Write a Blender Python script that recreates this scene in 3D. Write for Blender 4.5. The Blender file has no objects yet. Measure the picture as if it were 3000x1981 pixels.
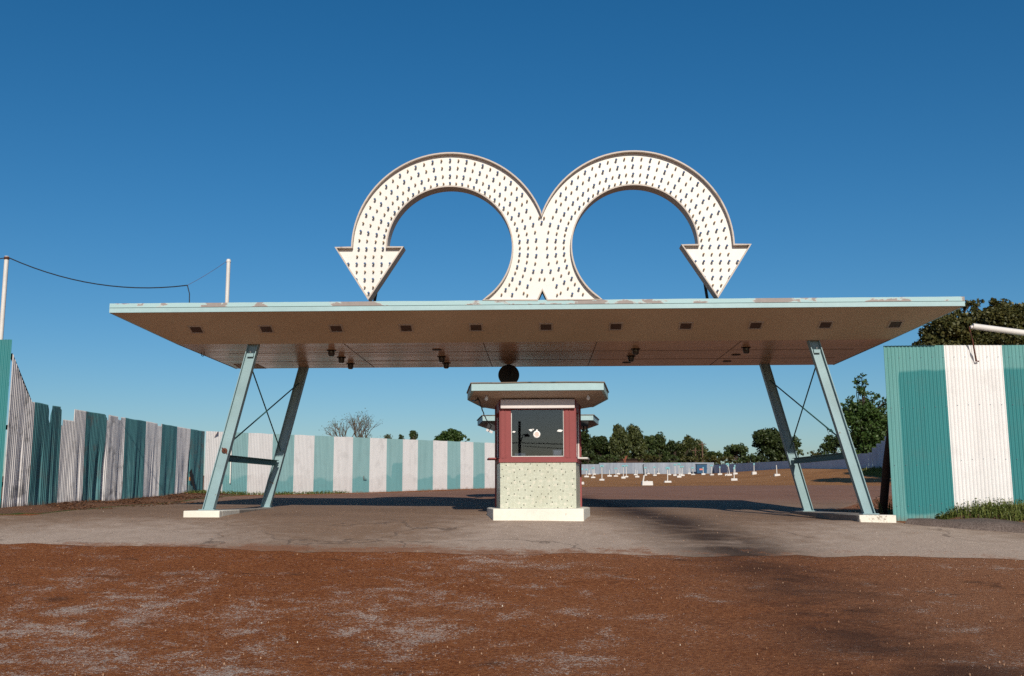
import bpy, bmesh, math, random
from mathutils import Vector, Matrix
from mathutils import noise as mnoise
R = math.radians
SC = bpy.context.scene
COL = SC.collection
E = 1.6                                   # eye height above the ground at the camera

# ------------------------------------------------------------------ camera
F_PX = 3013.0
PITCH, YAW, ROLL = R(8.68), R(1.5), 0.0033
_f = Vector((-math.sin(YAW)*math.cos(PITCH), math.cos(YAW)*math.cos(PITCH), math.sin(PITCH)))
_r = Vector((math.cos(YAW), math.sin(YAW), 0))
_u = _r.cross(_f)
RV = _r*math.cos(ROLL) - _u*math.sin(ROLL)
UV = _u*math.cos(ROLL) + _r*math.sin(ROLL)
EYE = Vector((0, 0, E))
cam_d = bpy.data.cameras.new("camera"); cam = bpy.data.objects.new("camera", cam_d); COL.objects.link(cam)
cam.matrix_world = Matrix(((RV.x, UV.x, -_f.x, EYE.x), (RV.y, UV.y, -_f.y, EYE.y), (RV.z, UV.z, -_f.z, EYE.z), (0, 0, 0, 1)))
cam_d.sensor_width = 36.0; cam_d.lens = 36.0*F_PX/3000.0; cam_d.clip_end = 5000; cam_d.clip_start = 0.1
SC.camera = cam

def ray(u, v):
    return _f + RV*((u-1500.0)/F_PX) + UV*((990.5-v)/F_PX)
def at(u, v, Y):
    d = ray(u, v); return EYE + d*(Y/d.y)
def at_x(u, v, X):
    d = ray(u, v); return EYE + d*(X/d.x)

# ------------------------------------------------------------------ tagging and mesh building
def tag(o, label=None, cat=None, group=None, kind=None):
    if label: o['label'] = label
    if cat: o['category'] = cat
    if group: o['group'] = group
    if kind: o['kind'] = kind
    return o
def empty(name, loc, label=None, cat=None, group=None, kind=None):
    o = bpy.data.objects.new(name, None); COL.objects.link(o); o.location = loc; o.empty_display_size = 0.2
    return tag(o, label, cat, group, kind)
def kids(o): return [c for c in COL.objects if c.parent == o]

class MB:
    def __init__(s): s.v = []; s.f = []; s.m = []; s.c = None; s.smooth = []
    def add(s, verts, faces, mi=0, smooth=False):
        b = len(s.v); s.v += [Vector(p) for p in verts]
        for f in faces:
            s.f.append([i+b for i in f]); s.m.append(mi); s.smooth.append(smooth)
        return s
    def box(s, c, d, mi=0, rot=None):
        c = Vector(c); x, y, z = d[0]/2, d[1]/2, d[2]/2
        P = [Vector((a, b, e)) for a in (-x, x) for b in (-y, y) for e in (-z, z)]
        if rot is not None: P = [rot @ p for p in P]
        return s.add([c+p for p in P], [(0, 1, 3, 2), (4, 6, 7, 5), (0, 4, 5, 1), (2, 3, 7, 6), (0, 2, 6, 4), (1, 5, 7, 3)], mi)
    def hexa(s, lo, hi, mi=0):
        """loft between two polygons of the same count, with caps"""
        n = len(lo)
        F = [tuple(range(n-1, -1, -1)), tuple(range(n, 2*n))]
        F += [(i, (i+1) % n, n+(i+1) % n, n+i) for i in range(n)]
        return s.add(list(lo)+list(hi), F, mi)
    def prism(s, poly, z0, z1, mi=0):
        return s.hexa([(p[0], p[1], z0) for p in poly], [(p[0], p[1], z1) for p in poly], mi)
    def tube(s, pts, rad, n=8, mi=0, cap=True, smooth=True):
        pts = [Vector(p) for p in pts]
        if not isinstance(rad, (list, tuple)): rad = [rad]*len(pts)
        V = []; F = []
        prev = None
        for i, p in enumerate(pts):
            t = (pts[min(i+1, len(pts)-1)] - pts[max(i-1, 0)])
            if t.length < 1e-9: t = Vector((0, 0, 1))
            t.normalize()
            a = Vector((1, 0, 0)) if prev is None else prev
            if abs(a.dot(t)) > .95: a = Vector((0, 1, 0))
            a = (a - t*a.dot(t)).normalized(); prev = a
            b = t.cross(a)
            for k in range(n):
                w = 2*math.pi*k/n
                V.append(p + (a*math.cos(w) + b*math.sin(w))*rad[i])
        for i in range(len(pts)-1):
            for k in range(n):
                F.append((i*n+k, i*n+(k+1) % n, (i+1)*n+(k+1) % n, (i+1)*n+k))
        s.add(V, F, mi, smooth)
        if cap:
            s.add(V[:n], [tuple(range(n-1, -1, -1))], mi); s.add(V[-n:], [tuple(range(n))], mi)
        return s
    def lathe(s, c, prof, n=12, mi=0, axis='Z', smooth=True):
        c = Vector(c); V = []; F = []
        for r, h in prof:
            for k in range(n):
                w = 2*math.pi*k/n
                if axis == 'Z': V.append(c + Vector((r*math.cos(w), r*math.sin(w), h)))
                else: V.append(c + Vector((r*math.cos(w), h, r*math.sin(w))))
        m = len(prof)
        for i in range(m-1):
            for k in range(n):
                F.append((i*n+k, i*n+(k+1) % n, (i+1)*n+(k+1) % n, (i+1)*n+k))
        s.add(V, F, mi, smooth)
        s.add(V[:n], [tuple(range(n-1, -1, -1))], mi); s.add(V[-n:], [tuple(range(n))], mi)
        return s
    def build(s, name, mats, parent=None, bevel=0, colors=None, fixn=True):
        off = parent.matrix_basis.translation.copy() if parent is not None else Vector()
        p = parent
        if p is not None and p.parent is not None:
            off = Vector(); q = p
            while q is not None: off += q.location; q = q.parent
        me = bpy.data.meshes.new(name)
        me.from_pydata([tuple(a-off) for a in s.v], [], s.f)
        if not isinstance(mats, (list, tuple)): mats = [mats]
        for m in mats: me.materials.append(m)
        me.polygons.foreach_set('material_index', s.m)
        me.polygons.foreach_set('use_smooth', s.smooth)
        if colors is not None:
            at_ = me.color_attributes.new('zone', 'FLOAT_COLOR', 'POINT')
            at_.data.foreach_set('color', [x for c in colors for x in c])
        if fixn or bevel:
            bm = bmesh.new(); bm.from_mesh(me)
            if fixn: bmesh.ops.recalc_face_normals(bm, faces=bm.faces[:])
            bm.to_mesh(me); bm.free()
        me.update()
        o = bpy.data.objects.new(name, me); COL.objects.link(o)
        if parent is not None: o.parent = parent
        if bevel:
            md = o.modifiers.new('bevel', 'BEVEL'); md.width = bevel; md.segments = 2; md.limit_method = 'ANGLE'
        return o

# ------------------------------------------------------------------ materials
class NT:
    def __init__(s, name):
        s.m = bpy.data.materials.new(name); s.m.use_nodes = True
        s.t = s.m.node_tree; s.t.nodes.clear()
        s.out = s.n('ShaderNodeOutputMaterial'); s._pos = None
    def n(s, typ, **kw):
        nd = s.t.nodes.new(typ)
        for k, v in kw.items(): setattr(nd, k, v)
        return nd
    def l(s, a, b): s.t.links.new(a, b)
    def set(s, sock, v):
        if isinstance(v, bpy.types.NodeSocket): s.l(v, sock)
        elif isinstance(v, (tuple, list)) and len(v) == 3 and sock.type == 'RGBA': sock.default_value = (*v, 1)
        else: sock.default_value = v
    def pos(s):
        if s._pos is None: s._pos = s.n('ShaderNodeTexCoord').outputs['Object']
        return s._pos
    def wpos(s): return s.n('ShaderNodeNewGeometry').outputs['Position']
    def noise(s, scale, detail=4, rough=.55, vec=None, dist=0.0):
        nd = s.n('ShaderNodeTexNoise'); nd.inputs['Scale'].default_value = scale
        nd.inputs['Detail'].default_value = detail; nd.inputs['Roughness'].default_value = rough
        nd.inputs['Distortion'].default_value = dist
        s.l(vec if vec is not None else s.pos(), nd.inputs['Vector']); return nd.outputs['Fac']
    def mapping(s, vec, scale=(1, 1, 1), rot=(0, 0, 0), loc=(0, 0, 0)):
        nd = s.n('ShaderNodeMapping'); s.l(vec, nd.inputs['Vector'])
        nd.inputs['Scale'].default_value = scale; nd.inputs['Rotation'].default_value = rot; nd.inputs['Location'].default_value = loc
        return nd.outputs['Vector']
    def mr(s, v, a, b, c=0, d=1, smooth=False):
        nd = s.n('ShaderNodeMapRange'); nd.clamp = True
        if smooth: nd.interpolation_type = 'SMOOTHSTEP'
        s.set(nd.inputs['Value'], v)
        for k, x in zip(('From Min', 'From Max', 'To Min', 'To Max'), (a, b, c, d)): nd.inputs[k].default_value = x
        return nd.outputs['Result']
    def math(s, op, a, b=0.0, clamp=False):
        nd = s.n('ShaderNodeMath', operation=op); nd.use_clamp = clamp
        s.set(nd.inputs[0], a); s.set(nd.inputs[1], b); return nd.outputs[0]
    def mix(s, f, a, b, mode='MIX'):
        nd = s.n('ShaderNodeMix', data_type='RGBA', blend_type=mode); nd.clamp_factor = True
        s.set(nd.inputs[0], f); s.set(nd.inputs[6], a); s.set(nd.inputs[7], b); return nd.outputs[2]
    def sep(s, v):
        nd = s.n('ShaderNodeSeparateXYZ'); s.l(v, nd.inputs[0]); return nd.outputs
    def zone(s):
        nd = s.n('ShaderNodeAttribute', attribute_name='zone'); sp = s.n('ShaderNodeSeparateColor'); s.l(nd.outputs['Color'], sp.inputs[0])
        return sp.outputs[0], sp.outputs[1], sp.outputs[2], nd.outputs['Alpha']
    def bump(s, h, strength=.3, dist=.02):
        nd = s.n('ShaderNodeBump'); nd.inputs['Strength'].default_value = strength; nd.inputs['Distance'].default_value = dist
        s.l(h, nd.inputs['Height']); return nd.outputs['Normal']
    def done(s, col, rough=.6, metal=0.0, normal=None, spec=.4):
        b = s.n('ShaderNodeBsdfPrincipled'); s.set(b.inputs['Base Color'], col); s.set(b.inputs['Roughness'], rough)
        b.inputs['Metallic'].default_value = metal; b.inputs['Specular IOR Level'].default_value = spec
        if normal is not None: s.l(normal, b.inputs['Normal'])
        s.l(b.outputs[0], s.out.inputs[0]); return s.m

def sc(c, k): return tuple(min(1, x*k) for x in c)
def paint(name, col, wear=None, amount=.25, scale=3.0, rough=.55, spec=.4, var=.14, bump=.15, streak=False):
    """weathered paint: slow tone variation, grime, chips that show the wear colour"""
    t = NT(name)
    a = t.noise(scale*.35, 5); b = t.noise(scale*6, 6, .65)
    c = t.mix(t.mr(a, .3, .7), sc(col, 1-var), sc(col, 1+var*.6))
    c = t.mix(t.mr(b, .35, .75, 0, .35), c, sc(col, .72))
    if streak:
        st = t.noise(1.0, 5, .6, t.mapping(t.pos(), (9, 9, .5)))
        c = t.mix(t.mr(st, .5, .8, 0, .35), c, sc(col, .62))
    if wear is not None:
        ch = t.noise(scale, 7, .68, dist=.4)
        c = t.mix(t.mr(ch, 1-amount-.02, 1-amount+.02), c, wear)
    return t.done(c, rough, 0, t.bump(b, bump, .01), spec)

M = {}
M['white_paint'] = paint('white_paint', (.60, .575, .54), (.42, .36, .30), .30, 2.2)
M['cream_concrete'] = paint('cream_concrete', (.74, .70, .60), (.36, .31, .25), .34, 2.6, .8, .2, .12, .5)
M['spotted_concrete'] = paint('spotted_concrete', (.74, .70, .60), (.33, .28, .22), .455, 7.5, .8, .2, .12, .5)
M['raw_concrete'] = paint('raw_concrete', (.30, .26, .22), (.18, .15, .12), .35, 5, .9, .2, .2, .6)
M['pole_white'] = paint('pole_white', (.64, .61, .57), (.45, .38, .3), .30, 4)
M['mint_paint'] = paint('mint_paint', (.33, .475, .485), (.30, .25, .22), .30, 1.6)
M['teal_steel'] = paint('teal_steel', (.235, .35, .37), (.16, .13, .09), .335, 5.0, .5)
M['dark_teal'] = paint('dark_teal', (.035, .11, .10), (.08, .05, .03), .30, 3.0)
M['red_wood'] = paint('red_wood', (.23, .042, .040), (.14, .05, .04), .33, 3.0, .6, streak=True)
M['tan_soffit'] = paint('tan_soffit', (.46, .36, .28), (.2, .14, .1), .33, 2, .8)
M['roof_edge'] = paint('roof_edge', (.20, .16, .12), (.10, .08, .06), .4, 3, .9)
M['blind'] = paint('blind', (.62, .56, .54), (.4, .33, .3), .33, 3)
M['black_metal'] = paint('black_metal', (.006, .006, .007), None, rough=.5)
M['black_steel'] = paint('black_steel', (.015, .02, .022), None, rough=.55)
M['rust'] = paint('rust', (.12, .035, .018), (.05, .02, .01), .45, 8, .8)
M['dark_wood'] = paint('dark_wood', (.05, .026, .018), (.09, .06, .04), .35, 4, .85)
M['dumpster_blue'] = paint('dumpster_blue', (.012, .07, .15), (.05, .05, .05), .3, 2)
M['sign_red'] = paint('sign_red', (.62, .16, .12))
M['speaker_teal'] = paint('speaker_teal', (.18, .42, .46))
M['orange_box'] = paint('orange_box', (.42, .15, .03), (.2, .08, .03), .4, 6)
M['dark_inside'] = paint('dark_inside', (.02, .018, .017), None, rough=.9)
M['reflection_grey'] = paint('reflection_grey', (.30, .30, .31))
M['tar_roof'] = paint('tar_roof', (.03, .026, .026), None, rough=.9)
M['bark'] = paint('bark', (.06, .042, .03), (.1, .08, .06), .4, 5, .95)
M['pale_bark'] = paint('pale_bark', (.13, .095, .065), (.16, .13, .1), .4, 5, .95)
M['red_bark'] = paint('red_bark', (.20, .06, .03), (.1, .05, .03), .4, 5, .95)
M['pole_wood'] = paint('pole_wood', (.12, .07, .045), (.08, .05, .03), .4, 5, .95)
M['recess'] = paint('recess', (.085, .045, .032), (.05, .03, .02), .4, 9, .7)
M['rim'] = paint('rim', (.50, .43, .37), (.33, .25, .19), .36, 3, .6)
M['brick_red'] = paint('brick_red', (.22, .05, .03))
M['paper'] = paint('paper', (.8, .78, .74))

def fascia_mat():
    t = NT('peeling_mint'); p = t.pos()
    base = t.mix(t.noise(1.2, 5), (.305, .455, .465), (.355, .51, .515))
    pe = t.noise(1.0, 7, .6, t.mapping(p, (1.15, .7, 3.0)), .2)
    fine = t.noise(9, 5, .7)
    k = t.math('ADD', pe, t.math('MULTIPLY', t.math('SUBTRACT', fine, .5), .10))
    c = t.mix(t.mr(k, .522, .537), base, t.mix(fine, (.20, .17, .155), (.33, .285, .26)))
    edge = t.mr(t.math('ABSOLUTE', t.math('SUBTRACT', k, .525)), 0, .012, .7, 0)
    c = t.mix(edge, c, (.48, .46, .43))
    ru = t.noise(1, 5, .6, t.mapping(p, (2.2, 1, .4)))
    c = t.mix(t.mr(ru, .70, .74), c, (.38, .19, .08))
    return t.done(c, .65, 0, t.bump(k, .4, .01))
M['peeling_mint'] = fascia_mat()

def soffit_mat():
    t = NT('varnished_soffit'); p = t.pos()
    st = t.noise(1, 6, .6, t.mapping(p, (.35, 5, 1)))
    c = t.mix(t.mr(st, .3, .7), (.40, .225, .125), (.56, .35, .215))
    blot = t.noise(.8, 4)
    c = t.mix(t.mr(blot, .45, .75, 0, .5), c, (.30, .175, .105))
    x, y, z = t.sep(p)
    return t.done(c, t.mr(st, .3, .7, .22, .36), 0, t.bump(st, .06, .01), .55)
M['varnished_soffit'] = soffit_mat()
def visor_mat():
    t = NT('stucco_visor')
    a = t.noise(.7, 4); b = t.noise(60, 3, .7)
    c = t.mix(t.mr(a, .3, .7), (.50, .37, .245), (.58, .445, .31))
    c = t.mix(t.mr(b, .4, .7, 0, .4), c, (.40, .28, .20))
    return t.done(c, .85, 0, t.bump(b, .3, .006), .2)
M['stucco_visor'] = visor_mat()

def sheet_mat(name, lo, hi, kind):
    """painted corrugated sheet: rain streaks, faded edges, rust at the foot and nails"""
    t = NT(name); p = t.pos(); zr, zg, zb, za = t.zone()      # r = height 0..1, g = fade mask, b = dirt
    st = t.noise(1, 6, .6, t.mapping(p, (5, 5, .35))); big = t.noise(.9, 5, .6)
    fade = t.math('ADD', zg, t.math('MULTIPLY', t.math('SUBTRACT', big, .5), .7))
    c = t.mix(t.mr(fade, .43, .57), hi, lo)
    c = t.mix(t.mr(st, .45, .75, 0, .35), c, sc(lo, .7))
    fn = t.noise(26, 5, .7)
    c = t.mix(t.mr(fn, .66, .72, 0, .5), c, (.30, .25, .2) if kind == 'white' else sc(lo, .6))
    foot = t.math('ADD', zr, t.math('MULTIPLY', t.math('SUBTRACT', st, .5), .14))
    c = t.mix(t.mr(foot, .0, .05, .65, 0), c, (.20, .11, .06))
    dirt = t.math('MULTIPLY', zb, t.mr(t.noise(2.2, 6, .65, dist=.3), .52, .66))
    c = t.mix(dirt, c, (.13, .12, .11))
    return t.done(c, .55, 0, t.bump(fn, .08, .01), .35)
M['sheet_white'] = sheet_mat('sheet_white', (.70, .675, .655), (.74, .72, .70), 'white')
M['sheet_white_old'] = sheet_mat('sheet_white_old', (.74, .70, .68), (.80, .77, .75), 'white')
M['sheet_teal'] = sheet_mat('sheet_teal', (.030, .185, .19), (.115, .29, .28), 'teal')
M['sheet_teal_old'] = sheet_mat('sheet_teal_old', (.07, .195, .21), (.13, .285, .30), 'teal')
M['sheet_teal_pale'] = sheet_mat('sheet_teal_pale', (.17, .37, .38), (.27, .45, .45), 'teal')
def galv(name, a, b):
    t = NT(name); p = t.pos()
    st = t.noise(1, 6, .65, t.mapping(p, (1.1, 1.1, .12))); sp = t.noise(.5, 4)
    c = t.mix(t.mr(st, .3, .7), a, b)
    c = t.mix(t.mr(sp, .5, .75, 0, .5), c, sc(a, .75))
    return t.done(c, .5, .15, None, .4)
M['galv_pale'] = galv('galv_pale', (.165, .195, .24), (.27, .30, .345))
M['galv_dark'] = galv('galv_dark', (.34, .38, .48), (.48, .52, .62))

def tile_mat():
    t = NT('mosaic_tile'); p = t.pos()
    x, y, z = t.sep(p); s = .0246
    u = t.math('DIVIDE', t.math('ADD', x, y), s); v = t.math('DIVIDE', z, s)
    fu, fv = t.math('FRACT', u), t.math('FRACT', v)
    cv = t.n('ShaderNodeCombineXYZ'); t.l(t.math('FLOOR', u), cv.inputs[0]); t.l(t.math('FLOOR', v), cv.inputs[1])
    wn = t.n('ShaderNodeTexWhiteNoise', noise_dimensions='2D'); t.l(cv.outputs[0], wn.inputs['Vector'])
    w = wn.outputs['Value']
    cv2 = t.n('ShaderNodeCombineXYZ'); t.l(t.math('FLOOR', t.math('DIVIDE', u, 2)), cv2.inputs[0]); t.l(t.math('FLOOR', t.math('DIVIDE', v, 2)), cv2.inputs[1])
    wn2 = t.n('ShaderNodeTexWhiteNoise', noise_dimensions='2D'); t.l(cv2.outputs[0], wn2.inputs['Vector'])
    def scatter(n, seed, size):
        # one odd tile in every n by n block, at a random place in its block
        cu, cv_ = t.math('FLOOR', u), t.math('FLOOR', v)
        bu, bv = t.math('FLOOR', t.math('DIVIDE', cu, n)), t.math('FLOOR', t.math('DIVIDE', cv_, n))
        cb = t.n('ShaderNodeCombineXYZ'); t.l(bu, cb.inputs[0]); t.l(bv, cb.inputs[1]); cb.inputs[2].default_value = seed
        wb = t.n('ShaderNodeTexWhiteNoise', noise_dimensions='3D'); t.l(cb.outputs[0], wb.inputs['Vector'])
        sp = t.n('ShaderNodeSeparateColor'); t.l(wb.outputs['Color'], sp.inputs[0])
        tx = t.math('FLOOR', t.math('MULTIPLY', sp.outputs[0], n-size+.999)); ty = t.math('FLOOR', t.math('MULTIPLY', sp.outputs[1], n-size+.999))
        lu = t.math('SUBTRACT', t.math('SUBTRACT', cu, t.math('MULTIPLY', bu, n)), tx); lv = t.math('SUBTRACT', t.math('SUBTRACT', cv_, t.math('MULTIPLY', bv, n)), ty)
        m = 1
        ok = None
        for q in (lu, lv):
            e = t.math('MULTIPLY', t.math('GREATER_THAN', q, -.5), t.math('LESS_THAN', q, size-.5))
            ok = e if ok is None else t.math('MULTIPLY', ok, e)
        return ok
    c = t.mix(w, (.47, .485, .385), (.55, .565, .455))
    c = t.mix(scatter(6, 1.0, 2), c, (.62, .60, .49))
    c = t.mix(scatter(5, 7.0, 1), c, (.16, .165, .13))
    g = t.math('MAXIMUM', t.math('ABSOLUTE', t.math('SUBTRACT', fu, .5)), t.math('ABSOLUTE', t.math('SUBTRACT', fv, .5)))
    gr = t.math('GREATER_THAN', g, .42)
    c = t.mix(gr, c, (.36, .35, .265))
    c = t.mix(t.mr(t.noise(2.5, 5), .5, .8, 0, .35), c, (.36, .34, .24))
    return t.done(c, t.mix(gr, (.3, .3, .3), (.8, .8, .8)), 0, t.bump(t.math('SUBTRACT', 1, gr), .3, .004), .5)
M['mosaic_tile'] = tile_mat()

def glass_mat():
    t = NT('window_glass')
    fr = t.n('ShaderNodeFresnel'); fr.inputs['IOR'].default_value = 1.62
    gl = t.n('ShaderNodeBsdfGlossy'); gl.inputs['Roughness'].default_value = .012; gl.inputs['Color'].default_value = (.9, .95, 1, 1)
    tr = t.n('ShaderNodeBsdfTransparent'); tr.inputs['Color'].default_value = (.58, .62, .68, 1)
    mx = t.n('ShaderNodeMixShader'); t.l(fr.outputs[0], mx.inputs[0]); t.l(tr.outputs[0], mx.inputs[1]); t.l(gl.outputs[0], mx.inputs[2])
    t.l(mx.outputs[0], t.out.inputs[0]); return t.m
M['glass'] = glass_mat()
def bulb_mat(name, col, rough=.1):
    t = NT(name); return t.done(col, rough, 0, None, .8)
M['bulb_blue'] = bulb_mat('bulb_blue', (.10, .17, .32)); M['bulb_clear'] = bulb_mat('bulb_clear', (.50, .36, .22))
M['bulb_plain'] = bulb_mat('bulb_plain', (.75, .73, .68), .05)
M['socket'] = paint('socket', (.30, .22, .15)); M['socket_dark'] = paint('socket_dark', (.17, .15, .13))
M['smoked_jar'] = bulb_mat('smoked_jar', (.02, .014, .01), .15)

def leaf_mat(name, a, b):
    t = NT(name); zr, zg, zb, za = t.zone()
    c = t.mix(zr, a, b)
    bs = t.n('ShaderNodeBsdfDiffuse'); t.l(c, bs.inputs[0])
    tl = t.n('ShaderNodeBsdfTranslucent'); t.l(c, tl.inputs[0])
    gl = t.n('ShaderNodeBsdfGlossy'); gl.inputs['Roughness'].default_value = .5; gl.inputs['Color'].default_value = (.8, .85, .7, 1)
    m1 = t.n('ShaderNodeMixShader'); m1.inputs[0].default_value = .22; t.l(bs.outputs[0], m1.inputs[1]); t.l(tl.outputs[0], m1.inputs[2])
    m2 = t.n('ShaderNodeMixShader'); m2.inputs[0].default_value = .03; t.l(m1.outputs[0], m2.inputs[1]); t.l(gl.outputs[0], m2.inputs[2])
    t.l(m2.outputs[0], t.out.inputs[0]); return t.m
M['leaf_dark'] = leaf_mat('leaf_dark', (.014, .028, .008), (.045, .060, .015))
M['leaf_olive'] = leaf_mat('leaf_olive', (.028, .034, .008), (.095, .082, .022))
M['leaf_mid'] = leaf_mat('leaf_mid', (.022, .042, .011), (.065, .085, .024))
M['leaf_fresh'] = leaf_mat('leaf_fresh', (.020, .050, .010), (.060, .100, .022))
M['leaf_pale'] = leaf_mat('leaf_pale', (.06, .08, .04), (.13, .15, .08))
M['leaf_willow'] = leaf_mat('leaf_willow', (.028, .042, .011), (.075, .082, .022))
M['grass_blade'] = leaf_mat('grass_blade', (.045, .075, .012), (.17, .18, .045))
M['dry_leaf'] = leaf_mat('dry_leaf', (.035, .018, .012), (.22, .095, .045))

# ------------------------------------------------------------------ terrain
PROF = [(-700, -3.0), (-150, -2.6), (-60, -2.1), (-20, -1.85), (0, -1.62), (8.4, -1.385), (13, -.985), (15, -.80), (17, -.60), (18.5, -.46), (20.5, -.385), (23, -.325),
        (25.6, -.285), (28, -.185), (30, -.10), (38, .10), (45, .28), (60, .47), (82, .86), (120, 1.92), (177, 3.45), (240, 4.6), (400, 6), (1500, 8)]
def prof(y):
    if y <= PROF[0][0]: return PROF[0][1]
    for i in range(len(PROF)-1):
        x0, y0 = PROF[i]; x1, y1 = PROF[i+1]
        if y <= x1:
            m0 = (y1-(PROF[i-1][1] if i else y0))/(x1-(PROF[i-1][0] if i else x0-1)) if i else 0
            m1 = (PROF[i+2][1]-y0)/(PROF[i+2][0]-x0) if i+2 < len(PROF) else 0
            s = (y-x0)/(x1-x0); h = x1-x0
            return (2*s**3-3*s**2+1)*y0 + (s**3-2*s**2+s)*h*m0 + (-2*s**3+3*s**2)*y1 + (s**3-s**2)*h*m1
    return PROF[-1][1]
def ss(a, b, x):
    t = max(0.0, min(1.0, (x-a)/(b-a))); return t*t*(3-2*t)
def g(x, y):
    z = prof(y)
    w = 1-ss(26, 40, y)
    z += -.0105*max(-14, min(14, x))*w
    # banks at the foot of the two side fences
    z += .10*ss(-9.0, -10.3, x)*ss(16, 20, y)*(1-ss(30, 36, y))
    z += .17*ss(6.9, 8.2, x)*ss(17.6, 18.9, y)*(1-ss(19.6, 22, y))
    z -= .06*ss(3.2, 4.8, x)*(1-ss(5.85, 6.5, x))*ss(18.8, 20.3, y)*(1-ss(24, 27, y))
    # rising right side of the speaker field
    z += 1.05*ss(18, 32, x)*ss(66, 98, y)*(1-ss(120, 175, y))
    z += .5*ss(27, 34, x)*ss(78, 92, y)*(1-ss(92, 104, y))
    if -16 < x < 16 and 4 < y < 40:
        z += .012*(mnoise.noise((x*.8, y*.8, 3.3)))
    return z + E
def ground_hit(u, v, y0=8, y1=400):
    d = ray(u, v); y = y0
    while y < y1:
        p = EYE + d*(y/d.y)
        if p.z <= g(p.x, y): return Vector((p.x, y, g(p.x, y)))
        y += .1
    p = EYE + d*(y1/d.y); return Vector((p.x, y1, g(p.x, y1)))

def axis(marks):
    out = []
    for a, b, st in marks:
        x = a
        while x < b-1e-6: out.append(x); x += st
    out.append(marks[-1][1]); return out
def grid_sheet(name, xs, ys, zoff, col_fn, mat, edge_fn=None, kind='structure'):
    mb = MB(); cols = []
    for j, y in enumerate(ys):
        for i, x in enumerate(xs):
            yy = y; xx = x
            if edge_fn: xx, yy = edge_fn(i, j, x, y, len(xs), len(ys))
            mb.v.append(Vector((xx, yy, g(xx, yy)+zoff))); cols.append(col_fn(xx, yy))
    n = len(xs)
    for j in range(len(ys)-1):
        for i in range(n-1):
            mb.f.append((j*n+i, j*n+i+1, (j+1)*n+i+1, (j+1)*n+i)); mb.m.append(0); mb.smooth.append(True)
    o = mb.build(name, mat, None, 0, cols, fixn=False); o['kind'] = kind
    return o

def oil(x, y):
    """oil drips along the right-hand lane"""
    c = 2.2 + .095*(21-y) + .12*math.sin(y*.55)
    w = .62 + .035*(22-y)
    return math.exp(-((x-c)/w)**2)*(ss(46, 30, y)*.75 if y > 26 else 1)*ss(2, 9, y)
def ground_cols(x, y):
    grey = math.exp(-((x+2.2)/3.3)**2)*ss(16, 12, y) + .75*math.exp(-((x+3.5)/1.5)**2-((y-9)/1.6)**2) + .35*math.exp(-((x+5)/2.0)**2)
    field = ss(55, 61, y + 1.5*mnoise.noise((x*.1, y*.1, 0)))*(1-ss(16, 24, x)*ss(75, 58, y)*.9)
    bank = 1-ss(.8, 1.05, math.hypot((x-29.8)/2.8, (y-86)/7.5))
    edge = max(ss(-8.9, -9.8, x)*ss(17, 20, y), ss(6.5, 7.2, x)*ss(16.2, 17.2, y)*(1-ss(20, 24, y)))
    bank = max(bank, .8*ss(8.4, 9.2, x)*ss(17.8, 18.6, y)*(1-ss(19.5, 21, y)), ss(36, 60, abs(x))*ss(20, 60, abs(y)))
    return (grey, oil(x, y), field, 0) if False else (min(1, grey), min(1, oil(x, y)), min(1, field), max(0, min(1, bank)) + (2 if edge > .5 else 0))

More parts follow.
